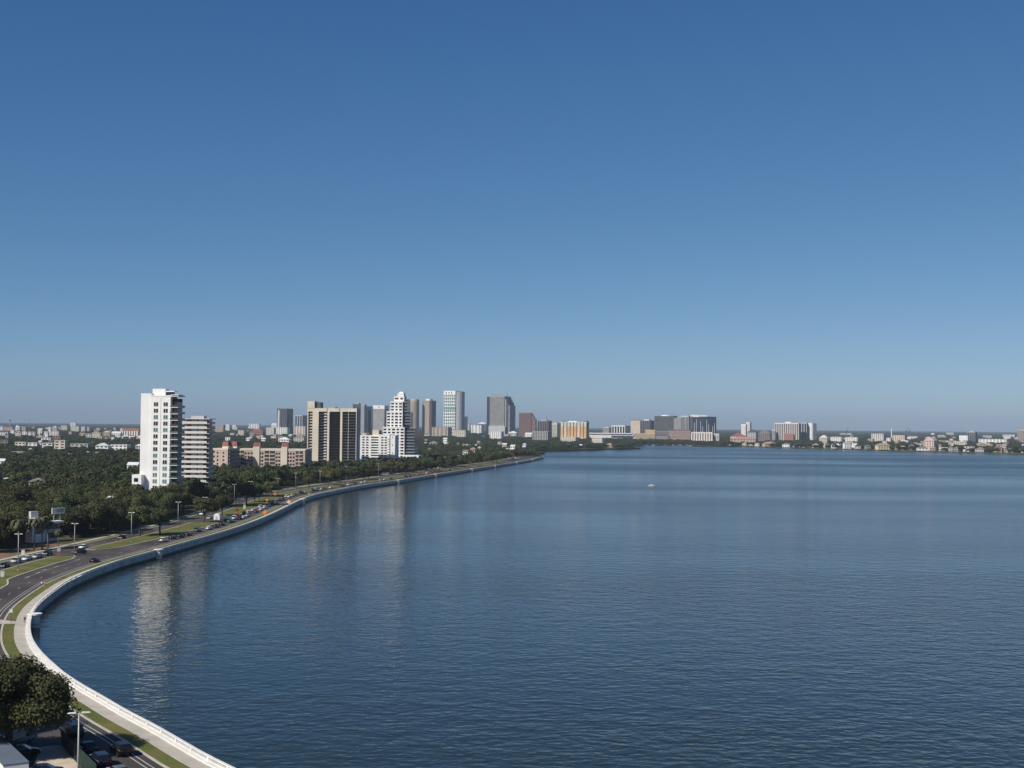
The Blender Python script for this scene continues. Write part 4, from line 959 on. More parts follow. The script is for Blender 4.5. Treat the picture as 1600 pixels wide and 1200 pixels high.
# median and kerbside oaks: trunk pixel, scale, label
MT = [((218, 838), 1.15, 'forked oak on the grass median beside the third lamp post'), ((250, 835.5), 1.0, 'slim-trunked oak on the grass median by its dark shadow'), ((319, 816.5), 1.05, 'oak at the median end beside the white arch tent'),
      ((347, 806), .95, 'small oak right of the white arch tent'), ((385, 789), .95, 'oak on the median behind the orange sign'), ((398, 785), 1.0, 'oak overhanging the queue of white cars'), ((405, 783), .8, 'oak on the median grass, third behind the orange sign'), ((424, 777), .9, 'oak left of the fourth far lamp post'),
      ((483, 763.5), 1.0, 'first spreading oak of the far median row'), ((513, 758), 1.05, 'second spreading oak of the far median row'), ((531, 754.5), 1.1, 'third spreading oak of the far median row'), ((552, 751.5), 1.05, 'fourth spreading oak of the far median row'), ((568, 750), 1.1, 'oak second from the right in the far median row'), ((576, 749), 1.0, 'right end oak of the far median row')]
for (x, y), s, lab in MT:
    p = ground(x, y); tree('oak_tree', lab, p.x, p.y, random.choice(OAK), s)
rg = random.Random(17)
for k in range(34):
    x = 640 + k * 5.2 + rg.uniform(-2, 2); i = idx_px(x, 752 - (x - 600) * .155 - 3); p = WP[i] + NRM[i] * rg.choice((22, 26, 27, 40, 43))
    tree('oak_tree', 'spreading oak on the dry lawns beside the far boulevard', p[0], p[1], random.choice(OAK), rg.uniform(.75, 1.1), 'oaks on the far boulevard lawns')
# palms: dark ones by the modern office, pale fronds along the towers' front
for x, y, s, lab in ((28, 862, 1.35, 'dark palm left of the modern office'), (53, 860, 1.35, 'dark palm in front of the modern office wall'), (66, 859, 1.4, 'tall dark palm before the office glass'), (75, 857, 1.2, 'palm at the right corner of the modern office'), (91, 853, .7, 'young palm on the brown bed')):
    p = ground(x, y); tree('palm_tree', lab, p.x, p.y, (PALM[1], PALM[0]), s, 'palms by the modern office', 'palm')
rg = random.Random(3)
for k in range(40):
    x = 622 + k * 3.4 + rg.uniform(-1.5, 1.5); i = idx_px(x, 752 - (x - 600) * .155 - 3); o = rg.uniform(42, 62)
    p = WP[i] + NRM[i] * o
    tree('palm_tree', 'palm in the row lining the far boulevard before the park', p[0], p[1], (PALM[1], PALM[0]), rg.uniform(.9, 1.35), 'palms along the far boulevard', 'palm')

# woodland: candidates everywhere on the land, cleared round buildings, roads and lawns
gen = np.random.default_rng(11)
def cloud(ya, yb, step):
    xs0, xs1 = -.42 * yb, .42 * yb
    nX, nY = int((xs1 - xs0) / step), max(1, int((yb - ya) / step))
    gx, gy = np.meshgrid(np.arange(nX) * step + xs0, np.arange(nY) * step + ya)
    P = np.stack([gx.ravel(), gy.ravel()], 1) + gen.uniform(-.45, .45, (nX * nY, 2)) * step
    k = (P[:, 0] > -.405 * P[:, 1] - 12) & (P[:, 0] < .395 * P[:, 1] + 12)
    return P[k]
bands = [(330, 900, 8.2), (900, 1500, 9.0), (1500, 2300, 10.5), (2300, 3400, 14), (3400, 5200, 20), (5200, 8000, 32), (8000, 13000, 52), (13000, 25000, 95)]
pts = []; scl = []
for a, b2, st in bands:
    P = cloud(a, b2, st); P = P[in_land(P)]
    keep = np.ones(len(P), bool)
    D = np.full(len(P), 1e9)
    for q0 in range(0, len(P), 4000):
        q = P[q0:q0 + 4000]; dd = ((q[:, None, :] - WP[None, ::2]) ** 2).sum(2); D[q0:q0 + 4000] = np.sqrt(dd.min(1))
    keep &= (D > 46)
    if a < 900: keep &= ~((P[:, 1] < 520) & (D < 56)) & (P[:, 1] > 430)
    S2a = np.array(S2)
    for q0 in range(0, len(P), 4000):
        q = P[q0:q0 + 4000]; dd = np.sqrt(((q[:, None, :] - S2a[None]) ** 2).sum(2).min(1)); keep[q0:q0 + 4000] &= dd > 14
    for fx, fy, hw, Y, nc in FOOT:
        lat = P[:, 0] - fx * (P[:, 1] / fy)
        front = .985 if Y < 2600 else .93
        if nc: front = 1 - 4 / Y
        keep &= ~((abs(lat) < hw + (3 if Y < 3000 else 1)) & (P[:, 1] > Y * front) & (P[:, 1] < Y + min(2 * hw + 12, 60)))
    if a > 3000: keep &= gen.random(len(P)) < (.85 if a < 5200 else .8)
    P = P[keep]; pts.append(P); scl += [max(1.0, st / 9.5)] * len(P)
P = np.concatenate(pts); scl = np.array(scl); order = np.argsort(P[:, 1]); P = P[order]; scl = scl[order]
NI = 235
for k in range(NI):
    s = random.uniform(.82, 1.22)
    tree('oak_tree', 'dark green live oak in the dense canopy behind the boulevard', P[k, 0], P[k, 1], random.choice(OAK), s, 'oaks of the near canopy', sz=s * random.uniform(.8, 1.1))
P = P[NI:]; scl = scl[NI:]
wood = bpy.data.meshes.new('woodland'); wood.vertices.add(len(P))
wood.vertices.foreach_set('co', np.concatenate([P, np.zeros((len(P), 1))], 1).astype(np.float32).ravel())
rs = gen.uniform(.75, 1.3, len(P)); vz = np.where(P[:, 1] < 1500, gen.uniform(.7, 1.2, len(P)), gen.uniform(.55, .95, len(P)))
at_ = wood.attributes.new('size', 'FLOAT_VECTOR', 'POINT'); at_.data.foreach_set('vector', np.stack([scl * rs, scl * rs, vz], 1).astype(np.float32).ravel())
at_ = wood.attributes.new('turn', 'FLOAT_VECTOR', 'POINT'); at_.data.foreach_set('vector', np.stack([np.zeros(len(P)), np.zeros(len(P)), gen.uniform(0, 6.28, len(P))], 1).astype(np.float32).ravel())
at_ = wood.attributes.new('which', 'INT', 'POINT'); at_.data.foreach_set('value', gen.integers(0, len(WOOD), len(P)).astype(np.int32))
wo = link('woodland', wood); tag(wo, 'continuous green tree canopy spreading to the horizon around the houses', 'woodland', kind='stuff')
wc = bpy.data.collections.new('woodland_source')
for k, me in enumerate(WOOD): wc.objects.link(bpy.data.objects.new(f'wood_crown_{k}', me))
ng = bpy.data.node_groups.new('scatter_canopy', 'GeometryNodeTree')
ng.interface.new_socket('Geometry', in_out='INPUT', socket_type='NodeSocketGeometry'); ng.interface.new_socket('Geometry', in_out='OUTPUT', socket_type='NodeSocketGeometry')
N = ng.nodes; gi, go = N.new('NodeGroupInput'), N.new('NodeGroupOutput')
ip = N.new('GeometryNodeInstanceOnPoints'); ci = N.new('GeometryNodeCollectionInfo')
ci.inputs['Collection'].default_value = wc; ci.inputs['Separate Children'].default_value = True; ci.inputs['Reset Children'].default_value = True
ip.inputs['Pick Instance'].default_value = True
def attr(nm_, ty):
    a = N.new('GeometryNodeInputNamedAttribute'); a.data_type = ty; a.inputs['Name'].default_value = nm_; return a.outputs['Attribute']
ng.links.new(gi.outputs[0], ip.inputs['Points']); ng.links.new(ci.outputs[0], ip.inputs['Instance'])
ng.links.new(attr('which', 'INT'), ip.inputs['Instance Index']); ng.links.new(attr('size', 'FLOAT_VECTOR'), ip.inputs['Scale']); ng.links.new(attr('turn', 'FLOAT_VECTOR'), ip.inputs['Rotation'])
ng.links.new(ip.outputs[0], go.inputs[0])
wo.modifiers.new('scatter', 'NODES').node_group = ng

# ------------------------------------------------------------------ vehicles
def car_meshes(kind):
    L, Wd = {'sedan': (4.7, 1.82), 'suv': (4.7, 1.9), 'van': (5.4, 2.0), 'pickup': (5.6, 1.95)}[kind]
    hx, hw = L / 2, Wd / 2
    prof = {'sedan': [(-hx, .35), (-hx, .85), (-hx + .15, .98), (-hx + .8, 1.0), (.55, .98), (hx - .3, .80), (hx, .62), (hx, .32)],
            'suv': [(-hx, .42), (-hx, 1.05), (-hx + .1, 1.12), (.75, 1.1), (hx - .35, .98), (hx, .78), (hx, .38)],
            'van': [(-hx, .4), (-hx, 1.25), (1.2, 1.25), (hx - .5, 1.08), (hx, .8), (hx, .38)],
            'pickup': [(-hx, .5), (-hx, 1.12), (.6, 1.12), (hx - .3, 1.05), (hx, .85), (hx, .45)]}[kind]
    cab = {'sedan': (-1.75, -.95, .35, 1.15, .98, 1.44), 'suv': (-2.25, -1.95, .45, 1.2, 1.1, 1.68), 'van': (-2.65, -2.5, 1.1, 1.75, 1.25, 2.05), 'pickup': (-.75, -.55, .65, 1.35, 1.12, 1.75)}[kind]
    bm = bmesh.new()
    vs = [[bm.verts.new((x, s * hw * (1 if .45 < z < 1 else .95), z)) for x, z in prof] for s in (-1, 1)]
    nP = len(prof)
    for k in range(nP): j = (k + 1) % nP; bm.faces.new((vs[0][k], vs[0][j], vs[1][j], vs[1][k]))
    bm.faces.new(vs[0][::-1]); bm.faces.new(vs[1])
    bmesh.ops.recalc_face_normals(bm, faces=bm.faces[:])
    bmesh.ops.bevel(bm, geom=bm.edges[:], offset=.07, segments=2, affect='EDGES')
    body = bpy.data.meshes.new('body'); bm.to_mesh(body); bm.free(); body.polygons.foreach_set('use_smooth', [True] * len(body.polygons))
    body.materials.append(WHITE)
    a, b_, c, d, z0, z1 = cab; w0, w1 = hw * .93, hw * .76
    g = MB().add([(a, -w0, z0 - .06), (d, -w0, z0 - .06), (d, w0, z0 - .06), (a, w0, z0 - .06), (b_, -w1, z1 - .05), (c, -w1, z1 - .05), (c, w1, z1 - .05), (b_, w1, z1 - .05)], [(0,1,5,4),(1,2,6,5),(2,3,7,6),(3,0,4,7),(4,5,6,7)]).mesh('windows', CARGLASS)
    e = .05; rf = MB().add([(b_ - e, -w1 - e, z1 - .07), (c + e, -w1 - e, z1 - .07), (c + e, w1 + e, z1 - .07), (b_ - e, w1 + e, z1 - .07), (b_ + .15, -w1 + .1, z1 + .02), (c - .15, -w1 + .1, z1 + .02), (c - .15, w1 - .1, z1 + .02), (b_ + .15, w1 - .1, z1 + .02)], [(3,2,1,0),(0,1,5,4),(1,2,6,5),(2,3,7,6),(3,0,4,7),(4,5,6,7)]).mesh('roof', WHITE)
    wh = MB().tube([(0, -.11, 0), (0, .11, 0)], [.34, .34], 14).mesh('wheel', RUBBER)
    hl = MB().box(-.06, .06, -.24, .24, -.09, .09).mesh('headlight', HEADL); tl = MB().box(-.05, .05, -.2, .2, -.12, .12).mesh('tail_light', TAILL)
    zl = .72 if kind == 'sedan' else .86
    parts = [('body', body, (0, 0, 0), 1), ('windows', g, (0, 0, 0), 0), ('roof', rf, (0, 0, 0), 1)]
    for sx in (hx * .62, -hx * .6):
        for sy in (1, -1): parts.append(('wheel', wh, (sx, sy * (hw - .08), .34), 0))
    for sy in (1, -1): parts += [('headlight', hl, (hx - .03, sy * (hw - .36), zl - .03), 0), ('tail_light', tl, (-hx + .0, sy * (hw - .3), zl + .1), 0)]
    return parts
CARS = {k: car_meshes(k) for k in ('sedan', 'suv', 'van', 'pickup')}
PC = {'white': (.78, .78, .77), 'black': (.012, .012, .014), 'silver': (.45, .46, .47), 'grey': (.13, .135, .14), 'red': (.30, .022, .02), 'dark red': (.013, .003, .004), 'blue': (.014, .02, .05), 'green': (.02, .17, .09), 'pale blue': (.40, .50, .58), 'cream': (.62, .55, .42), 'orange': (.60, .20, .04)}
def paint(c):
    return mat('car_paint_' + c.replace(' ', '_'), PC[c], .28, .03, .5, .5)
def car(x, y, c, kind='sedan', label=None, group=None, rev=False, px=True, hd=None, z=.02):
    p = ground(x, y) if px else Vector((x, y, 0))
    a = heading(p) if hd is None else hd
    t = empty({'sedan': 'sedan_car', 'suv': 'suv_car', 'van': 'van', 'pickup': 'pickup_truck'}[kind], label, 'van' if kind == 'van' else 'truck' if kind == 'pickup' else 'car', (p.x, p.y, z), a + (math.pi if rev else 0), group)
    for nme, me, loc, col in CARS[kind]:
        o = link(nme, me, t); o.location = loc
        if col: o.material_slots[0].link = 'OBJECT'; o.material_slots[0].material = paint(c)
    return t
car(189, 1178.5, 'dark red', 'suv', 'dark red hatchback driving in the near right lane'); car(136, 1175, 'black', 'sedan', 'black sedan beside the green fence, first in the shaded lane')
car(156, 1195, 'blue', 'suv', 'dark blue car behind the black sedan by the fence'); car(185, 1214, 'grey', 'sedan', 'dark grey car cut by the bottom edge on the near road'); car(112, 1151, 'black', 'van', 'dark van in tree shade above the green fence')
car(148, 878.5, 'black', 'sedan', 'black sedan alone on the curve by the seawall'); car(130, 857, 'white', 'sedan', 'white sedan on the far carriageway beside the median opening', rev=True); car(124, 866, 'black', 'suv', 'black car waiting in the median opening', hd=R_(200))
SBL = [(7, 886.5, 'blue', 'sedan', 'dark blue car at the left edge of the oncoming queue'), (25, 879.5, 'silver', 'suv', 'silver car behind the first lamp post'), (42, 875.5, 'white', 'sedan', 'white car in the oncoming queue between silver and pale blue ones'), (58, 872, 'pale blue', 'sedan', 'pale blue car in the oncoming queue'), (74, 868, 'black', 'suv', 'black car last in the oncoming queue'), (190, 842, 'dark red', 'sedan', 'dark car in the oak shade on the far carriageway'), (316, 805, 'white', 'van', 'white van on the far carriageway behind the arch tent'), (327, 811, 'silver', 'sedan', 'silver car beside the white arch tent')]
for x, y, c, k, lab in SBL: car(x, y, c, k, lab, 'cars on the far carriageway', rev=True)
Q = [(253,847,'white','suv'),(269,842.5,'black','suv'),(283,839.5,'dark red','sedan'),(294.5,837,'black','suv'),(309,831,'grey','van'),(328,827,'white','sedan'),(337,824.5,'black','sedan'),(347,821,'black','suv'),(359,817,'green','van'),(353,815,'grey','sedan'),(365,812.5,'white','van'),(373,809,'black','suv'),(375.5,812,'black','sedan'),(381,810,'white','sedan'),(386.5,807.5,'pale blue','sedan'),(382,804,'black','suv'),(388,802,'white','suv'),(395,799,'white','sedan'),(399.5,801,'red','sedan'),(404.5,794,'white','suv'),(407,798,'white','sedan'),(413.5,794.5,'white','suv'),(411,791.5,'black','suv'),(419.5,792,'black','sedan'),(421,788.5,'white','van'),(426.5,789,'black','suv'),(431,786.3,'grey','sedan'),(437.5,783,'black','suv'),(443,781.7,'black','sedan'),(446,777,'white','suv'),(451,778,'white','sedan'),(456.5,776,'white','suv'),(462,773.8,'grey','sedan'),(468.5,771.5,'blue','van'),(476,771,'white','sedan'),(479,767.5,'blue','suv'),(485.5,767.2,'white','van'),(492,766.7,'black','sedan'),(502,765.6,'cream','sedan'),(507,764.5,'grey','suv'),(516,763.5,'white','sedan'),(536,760.5,'black','suv'),(545,758.7,'white','van'),(554,757,'black','sedan'),(564,755,'white','sedan'),(570,754.3,'white','suv'),(590,751.3,'cream','sedan'),(597.5,750.5,'white','suv'),(608,749,'black','sedan'),(616,745.2,'black','suv'),(634,745.8,'black','sedan'),(641,745,'black','suv'),(652,742.5,'orange','sedan'),(665,740.3,'white','pickup'),(671.5,739.3,'red','van'),(682,737.7,'red','pickup'),(699,735.2,'black','sedan')]
kn = {'sedan': 'sedan', 'suv': 'tall car', 'van': 'van', 'pickup': 'pickup truck'}
UL = {(253,847): 'white car last in the queue above the second seawall pier', (269,842.5): 'black tall car just ahead of the last white car', (283,839.5): 'dark red sedan in the queue behind the grey van', (294.5,837): 'black tall car ahead of the dark red sedan', (309,831): 'boxy dark grey van in the queue', (328,827): 'white sedan ahead of the boxy grey van', (337,824.5): 'black sedan between white sedan and the green van', (347,821): 'black tall car just behind the green van'}
for x, y, c, k in Q:
    p = ground(x, y); i, o = wall_of(p); o = min(max(o, 9.3), 13.9); q = WP[i] + NRM[i] * o
    lab = UL.get((x, y)) or f'{c} {kn[k]} in the far traffic queue along the seawall road'
    car(q[0], q[1], c, k, lab, 'cars queued along the seawall road', px=False)
rg = random.Random(9)
PKL = [(632,736.5,'white','van'),(641,735.5,'silver','sedan'),(645,737,'black','suv'),(655,731.5,'white','sedan'),(660,733,'black','suv'),(664,731.5,'silver','sedan'),(668,733.5,'white','suv'),(672,730.5,'grey','sedan'),(677,732,'white','sedan'),(681,730.5,'black','sedan'),(686,731.5,'silver','suv'),(599,742.8,'white','van'),(606,742.6,'white','van'),(802,718.5,'white','van'),(806,717,'white','suv'),(811,716.5,'silver','sedan')]
for x, y, c, k in PKL: car(x, y, c, k, f'{c} {kn[k]} parked beyond the lawn near the stepped white tower' if x < 700 else f'{c} {kn[k]} parked near the grassy point', 'cars parked beside the far boulevard', hd=heading(ground(x, y)) + rg.choice((0, .9, 1.57)))
# lot in the near corner
car(24, 1166, 'grey', 'van', 'dark van parked in tree shade behind the white trailer', hd=1.2); car(34, 1181, 'black', 'sedan', 'dark sedan parked in shade at the edge of the pale lot', hd=.35); car(70, 1212, 'blue', 'sedan', 'dark blue sedan cut by the bottom edge on the pale lot', hd=.3)
# box trailer at the corner
pr0, pr1 = ground(2, 1150, 3.0), ground(45, 1191, 3.0)
dv = (pr1 - pr0); ang = math.atan2(dv.y, dv.x)
t = empty('box_trailer', 'white box trailer with rounded roof edge at the bottom left corner', 'trailer', (pr1.x, pr1.y, 0), ang)
Lt = dv.length + 3
box('body', WHITE, t, -Lt, 0, -3.0, 0, .95, 2.95); box('roof', mat('shaded_roof_sheet', (.13, .165, .21), .6, .06, .4), t, -Lt - .05, .05, -3.05, .05, 2.95, 3.07)  # shade lying on the roof is put into its blue-grey colour
for x in (-2, -3.2, -Lt + 1.5):
    for y in (-2.8, -.25): MB().tube([(x, y - .15, .48), (x, y + .15, .48)], [.48, .48], 12).build('wheel', RUBBER, t)
box('chassis', DGREY, t, -Lt + .5, -.4, -2.6, -.4, .7, .95)
# green screened fence
fp = [ground(*q) for q in ((96, 1165), (120, 1190.5), (150, 1222))]
fe = empty('construction_fence', 'dark green mesh screened fence between the pale lot and the near road', 'fence')
for a, b2 in zip(fp, fp[1:]):
    dd = b2 - a; ang = math.atan2(dd.y, dd.x); Lf = dd.length
    MB().box(0, Lf, -.02, .02, .1, 2.2, ang, (a.x, a.y)).build('screen', GREENS, fe)
    for k in range(int(Lf / 3) + 1): MB().box(k * 3 - .04, k * 3 + .04, -.07, -.021, 0, 2.25, ang, (a.x, a.y)).build('post', DGREY, fe)

# ------------------------------------------------------------------ lamps, signs, people, boats
pole = MB().cyl(0, 0, 0, .5, .2, .16, 12).tube([(0, 0, .5), (0, 0, 11)], [.13, .08], 10).mesh('pole', METAL, True)
arm = MB().tube([(-.75, 0, 11.05), (0, 0, 10.95), (.75, 0, 11.05)], [.05, .06, .05], 6).mesh('arm', METAL)
head = MB().add([(-.5, -.17, 0), (.5, -.14, .02), (.5, .14, .02), (-.5, .17, 0), (-.42, -.12, .16), (.4, -.08, .12), (.4, .08, .12), (-.42, .12, .16)], [(3,2,1,0),(0,1,5,4),(1,2,6,5),(2,3,7,6),(3,0,4,7),(4,5,6,7)]).mesh('lamp_head', LAMPW)
def lamp(x, y, label, rot=.25, group=None, h=1.0):
    t = empty('street_lamp', label, 'street lamp', (x, y, 0), rot, group); t.scale = (1, 1, h)
    link('pole', pole, t); link('arm', arm, t)
    for s in (1, -1):
        o = link('lamp_head', head, t); o.location = (s * .78, 0, 11.0); o.rotation_euler = (0, 0, 0 if s > 0 else math.pi)
    return t
q = at_dist(123.5, 1113, 157); lamp(q.x, 157, 'nearest twin-headed street lamp beside the green fence', .35, 'twin-headed street lamps', h=q.z / 11.1)
LM = [((28, 892), 'street lamp on the grass median in front of the silver car'), ((116, 870), 'street lamp at the tip of the first median'), ((205, 847), 'street lamp on the median beside the forked oak'), ((278, 825), 'street lamp on the median grass left of the boxy grey van'), ((320, 815), 'street lamp against the oak by the white arch tent'), ((366, 788), 'street lamp before the dark trees behind the orange sign'), ((391, 782), 'short far street lamp right of the dark trees'), ((434, 776), 'tall street lamp left of the bend in the wall'), ((462, 764.5), 'street lamp above the seawall bend'), ((500, 760), 'street lamp between the first far oaks'), ((541, 750), 'street lamp among the far median oaks'), ((591, 744.5), 'street lamp beside the entrance canopy of the white block'), ((660, 736), 'street lamp at the parked cars'), ((702, 729), 'first street lamp before the park trees'), ((717, 727), 'second street lamp before the park trees'), ((782, 719), 'street lamp near the point')]
for (x, y), lab in LM:
    p = ground(x, y); lamp(p.x, p.y, lab, heading(p) + 1.57, 'twin-headed street lamps')
def diamond(x, y, label, m=SIGNO, h=1.7, s=1.1, cat='road sign'):
    p = ground(x, y); a = math.atan2(p.x, p.y)
    t = empty('road_sign', label, cat, (p.x, p.y, 0), -a)
    MB().add([(-s, -.03, h), (0, -.03, h - s), (s, -.03, h), (0, -.03, h + s), (-s, .03, h), (0, .03, h - s), (s, .03, h), (0, .03, h + s)], [(0,1,2,3),(7,6,5,4),(0,4,5,1),(1,5,6,2),(2,6,7,3),(3,7,4,0)]).build('panel', m, t)
    MB().box(-.05, .05, .04, .1, 0, h).box(-.6, .6, .05, .12, 0, .1).build('post', METAL, t)
diamond(370.5, 806, 'large orange diamond road sign left of the queue', s=1.3, h=2.2); diamond(413.5, 806.5, 'large orange diamond road sign on the seaside verge', s=1.2, h=1.9); diamond(451, 789.5, 'pale orange diamond sign on the verge before the bend', mat('pale_orange_sheeting', (.82, .50, .34), .6, .03, 1), s=1.2, h=1.9)
diamond(417, 786, 'small orange sign on the far side of the queue', s=.9); diamond(429.5, 778.5, 'orange sign on a thin post near the tall lamp', s=.9, h=2.6); diamond(91, 870, 'orange sign beside the oncoming queue', mat('red_orange_sheeting', (.42, .10, .05), .6, .03, 1), s=.55, h=1.0); diamond(190, 847, 'reddish orange sign on the median beside the lamp', mat('red_orange_sheeting', (.42, .10, .05), .6, .03, 1), s=.6, h=1.0)
for x, y, c, lab in ((358.5, 827.5, SIGNO, 'red and white barrier lying on the seaside verge'), (519, 767, SIGNO, 'orange and white work zone barrel on the seawall sidewalk'), (483.5, 773.5, SIGNW, 'pale barrier on the verge at the bend')):
    p = ground(x, y); t = empty('traffic_barrier', lab, 'barrier', (p.x, p.y, 0), heading(p))
    box('board', c, t, -1.1, 1.1, -.06, .06, .55, .95); box('board', SIGNW, t, -1.1, 1.1, -.06, .06, .2, .45)
    for s in (-.9, .9): box('leg', METAL, t, s - .05, s + .05, -.3, .3, 0, .2); 
for x, y, m, lab, h in ((3.5, 902, SIGNW, 'small pale cabinet on the grass at the left edge', 1.6), (36, 868, SIGNW, 'small white post box on the brown bed', 1.8), (92, 861.5, mat('pale_green_box', (.45, .55, .48), .7, .03, 1), 'pale green utility cabinet beside the far sidewalk', 1.6), (382, 795.5, mat('pale_yellow_box', (.75, .70, .45), .7, .03, 1), 'pale yellow cabinet on the median behind the queue', 2.2)):
    p = ground(x, y); t = empty('utility_cabinet', lab, 'cabinet', (p.x, p.y, 0), .4); box('body', m, t, -.5, .5, -.3, .3, .12, h); box('lid', m, t, -.55, .55, -.35, .35, h, h + .08); box('plinth', KERB, t, -.6, .6, -.4, .4, 0, .12)
p = ground(17, 974); t = empty('sign_post', 'dark thin sign post on the verge left of the jogger', 'sign', (p.x, p.y, 0), .3); box('post', DGREY, t, -.06, .06, -.06, .06, 0, 3.4); box('panel', SIGNW, t, -.3, .3, -.1, -.065, 2.4, 3.2)
cp = sheet('path', [tuple(ground(*q)[:2]) for q in ((0, 969), (0, 976), (26, 975.5), (26, 972))], .135, WALKM); cp['kind'] = 'structure'
# arch tent
p = ground(340, 812); a = math.atan2(p.x, p.y)
t = empty('arch_tent', 'white arched tent with dark opening beside the median end', 'tent', (p.x, p.y, 0), -a - .3)
pr = [(-1.4, 0)] + [(1.4 * -math.cos(k * math.pi / 10), 1.5 + 1.5 * math.sin(k * math.pi / 10)) for k in range(11)] + [(1.4, 0)]
vs = [(x, yy, z) for yy in (-1.5, 1.5) for x, z in pr]; k = len(pr)
MB().add(vs, [tuple(range(k)), tuple(range(k, 2 * k))[::-1]] + [(i, i + 1, k + i + 1, k + i) for i in range(k - 1)]).build('shell', SIGNW, t)
MB().add([(x * .45, -1.56, z * .6 + .05) for x, z in pr] + [(x * .45, -1.51, z * .6 + .05) for x, z in pr], [tuple(range(k))] + [(i, i + 1, k + i + 1, k + i) for i in range(k - 1)]).build('opening', LGREY, t)
# people
def person(x, y, label, shirt, shorts, hd, z=.12, stride=.35):
    p = ground(x, y)
    t = empty('person', label, 'person', (p.x, p.y, z), hd)
    def skin(name, verts, edges, rad, m, sub=2):
        me = bpy.data.meshes.new(name); me.from_pydata(verts, edges, []); me.materials.append(m)
        o = link(name, me, t); md = o.modifiers.new('skin', 'SKIN'); md.use_smooth_shade = True
        for k, r in enumerate(rad): me.skin_vertices[0].data[k].radius = (r, r)
        me.skin_vertices[0].data[0].use_root = True
        o.modifiers.new('smooth', 'SUBSURF').levels = sub; return o
    s = stride
    V = [(0,0,.95),(0,0,1.15),(.02,0,1.40),(.03,0,1.52),(.05,0,1.63),(.05,0,1.74),(0,.1,.9),(s*.5,.1,.5),(s*.6-.05,.1,.08),(s*.6+.14,.1,.04),(0,-.1,.9),(-s*.25,-.1,.5),(-s*1.0,-.1,.12),(-s*1.0+.16,-.1,.04),
         (.02,.19,1.40),(-.12,.24,1.13),(.08,.22,.95),(.16,.21,.90),(.02,-.19,1.40),(.10,-.24,1.13),(.30,-.2,1.02),(.37,-.19,1.0),(.15,0,1.64)]
    E = [(0,1),(1,2),(2,3),(3,4),(4,5),(0,6),(6,7),(7,8),(8,9),(0,10),(10,11),(11,12),(12,13),(2,14),(14,15),(15,16),(16,17),(2,18),(18,19),(19,20),(20,21),(4,22)]
    Rd = [.13,.12,.14,.055,.095,.085,.09,.06,.04,.035,.09,.06,.04,.035,.06,.042,.032,.03,.06,.042,.032,.03,.018]
    skin('body', V, E, Rd, SKIN)
    skin('shirt', [(0,0,.98),(0,0,1.15),(.02,0,1.38),(.03,0,1.47),(.02,.19,1.40),(-.06,.22,1.24),(.02,-.19,1.40),(.07,-.22,1.24)], [(0,1),(1,2),(2,3),(2,4),(4,5),(2,6),(6,7)], [.15,.14,.16,.07,.08,.065,.08,.065], shirt)
    skin('shorts', [(0,0,1.0),(0,0,.9),(0,.1,.86),(s*.35,.1,.62),(0,-.1,.86),(-s*.18,-.1,.62)], [(0,1),(1,2),(2,3),(1,4),(4,5)], [.15,.15,.11,.085,.11,.085], shorts)
    skin('hair', [(.02,0,1.70),(.04,0,1.78)], [(0,1)], [.10,.085], mat('dark_hair', (.02, .015, .012), .7, .05, 5))
    return t
DKC = mat('dark_cloth', (.02, .022, .028), .9, .05, 4); WHC = mat('white_cloth', (.7, .7, .68), .9, .05, 4); YLC = mat('yellow_cloth', (.55, .42, .12), .9, .05, 4); BLC = mat('blue_cloth', (.06, .09, .18), .9, .05, 4)
person(38.5, 976, 'jogger in dark shirt running along the near sidewalk', DKC, GREY, heading(ground(38, 976)) + math.pi)
person(65, 918.5, 'walker in white top on the verge at the sharp curve', WHC, DKC, heading(ground(66, 918))); person(70.5, 919.5, 'walker in yellow top and dark shorts beside the white-topped one', YLC, DKC, heading(ground(70, 918)) + .3)
person(229, 864.5, 'person in dark clothes on the sidewalk left of the second pier', DKC, BLC, heading(ground(229, 864)))
person(482, 774, 'person in pale top on the sidewalk at the wall bend', WHC, BLC, heading(ground(482, 774)))
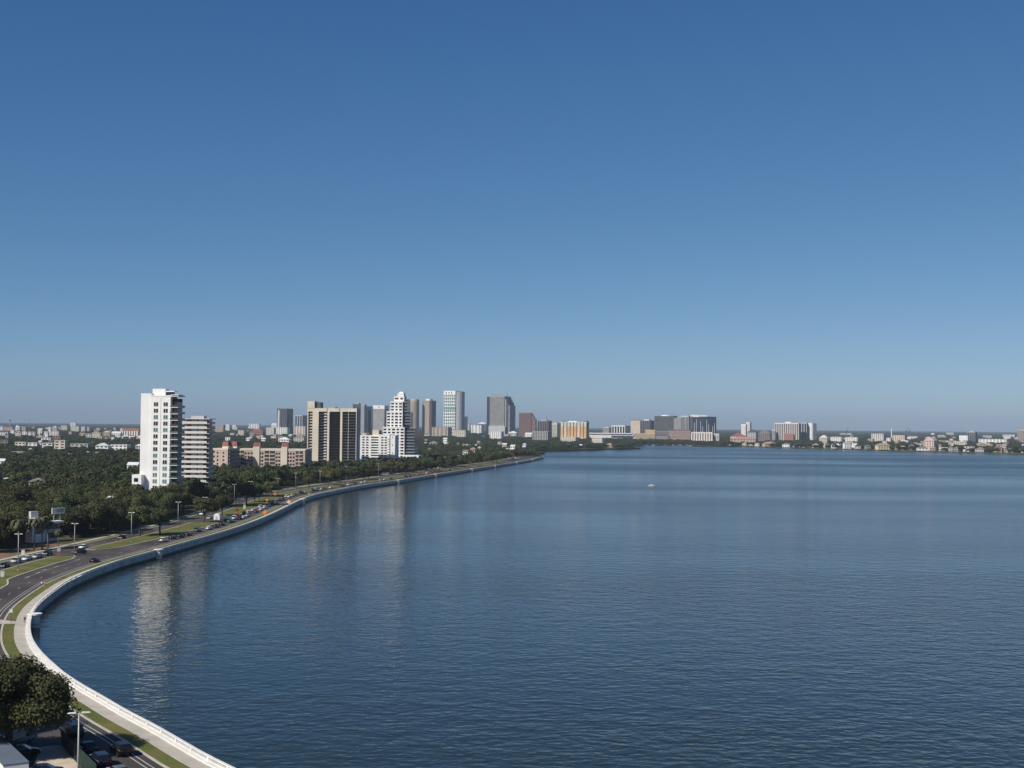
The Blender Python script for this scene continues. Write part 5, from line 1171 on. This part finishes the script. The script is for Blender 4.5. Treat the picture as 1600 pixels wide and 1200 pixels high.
# boats
def boat(x, y, label, L=6, hd=0, group=None, canopy=True):
    p = ground(x, y, WATER_Z); t = empty('motor_boat', label, 'boat', (p.x, p.y, WATER_Z), hd, group); w = L * .18
    sec = [(-L/2, .95), (-L*.1, 1), (L*.25, .8), (L*.5, .04)]
    vs = []; 
    for q, f in sec: vs += [(q, -w * f, .75 + (.25 if q > 0 else 0)), (q, -w * f * .7, -.25), (q, w * f * .7, -.25), (q, w * f, .75 + (.25 if q > 0 else 0))]
    fs = [(0, 1, 2, 3)]
    for k in range(3):
        for e in range(4): g = (e + 1) % 4; fs.append((4*k+e, 4*k+4+e, 4*k+4+g, 4*k+g))
    fs.append((15, 14, 13, 12)); MB().add(vs, fs).build('hull', SIGNW, t)
    box('console', OFFWHITE, t, -L * .12, L * .06, -w * .5, w * .5, .76, 1.6); box('windscreen', CARGLASS, t, L * .062, L * .075, -w * .5, w * .5, 1.3, 1.9)
    if canopy:
        box('canopy', BLC, t, -L * .22, L * .12, -w * .75, w * .75, 2.25, 2.35)
        for sx in (-.2, .1):
            for sy in (-.6, .6): box('canopy_post', METAL, t, L * sx - .03, L * sx + .03, w * sy - .03, w * sy + .03, .76, 2.25)
    box('outboard_motor', DGREY, t, -L / 2 - .45, -L / 2 - .02, -.2, .2, .1, 1.25)
boat(1018, 759.5, 'small white motor boat alone on the open bay', 6.2, .1)
for k, (x, y) in enumerate(((978, 696.2), (986, 696), (993, 696), (1002, 695.8), (1010, 695.9), (1021, 695.8), (1032, 695.6), (1040, 695.7), (1052, 695.8), (1063, 695.9), (1074, 696), (1079, 697.2))):
    boat(x, y, 'small boat moored along the far quay below the tan and brown blocks', 9 + (k * 5 % 4), (k % 3) * .5, 'boats moored at the far quay', canopy=k % 2 == 0)

for k, x in enumerate((1151, 1172, 1199, 1216, 1238, 1252, 1284, 1309, 1333, 1358, 1396, 1427, 1452, 1487, 1519, 1546, 1569)):
    y = float(np.interp(x, [q[0] for q in SHORE2[13:]], [q[1] for q in SHORE2[13:]])) + .35
    boat(x, y, 'small boat moored in front of the villas on the far right shore', 7 + k % 4, (k * 1.3) % 3, 'boats moored along the villas', canopy=k % 3 == 0)

# ------------------------------------------------------------------ air
hm = bpy.data.materials.new('haze_air'); hm.use_nodes = True
hn = hm.node_tree.nodes; hn.remove(hn['Principled BSDF'])
pv = hn.new('ShaderNodeVolumePrincipled'); pv.inputs['Density'].default_value = 4.5e-5; pv.inputs['Color'].default_value = (.50, .62, .765, 1); pv.inputs['Anisotropy'].default_value = -.12
hm.node_tree.links.new(pv.outputs[0], hn['Material Output'].inputs['Volume'])
hb_ = box('haze', hm, None, -9500, 12500, -900, FAR + 400, -6.5, 215); hb_['kind'] = 'stuff'
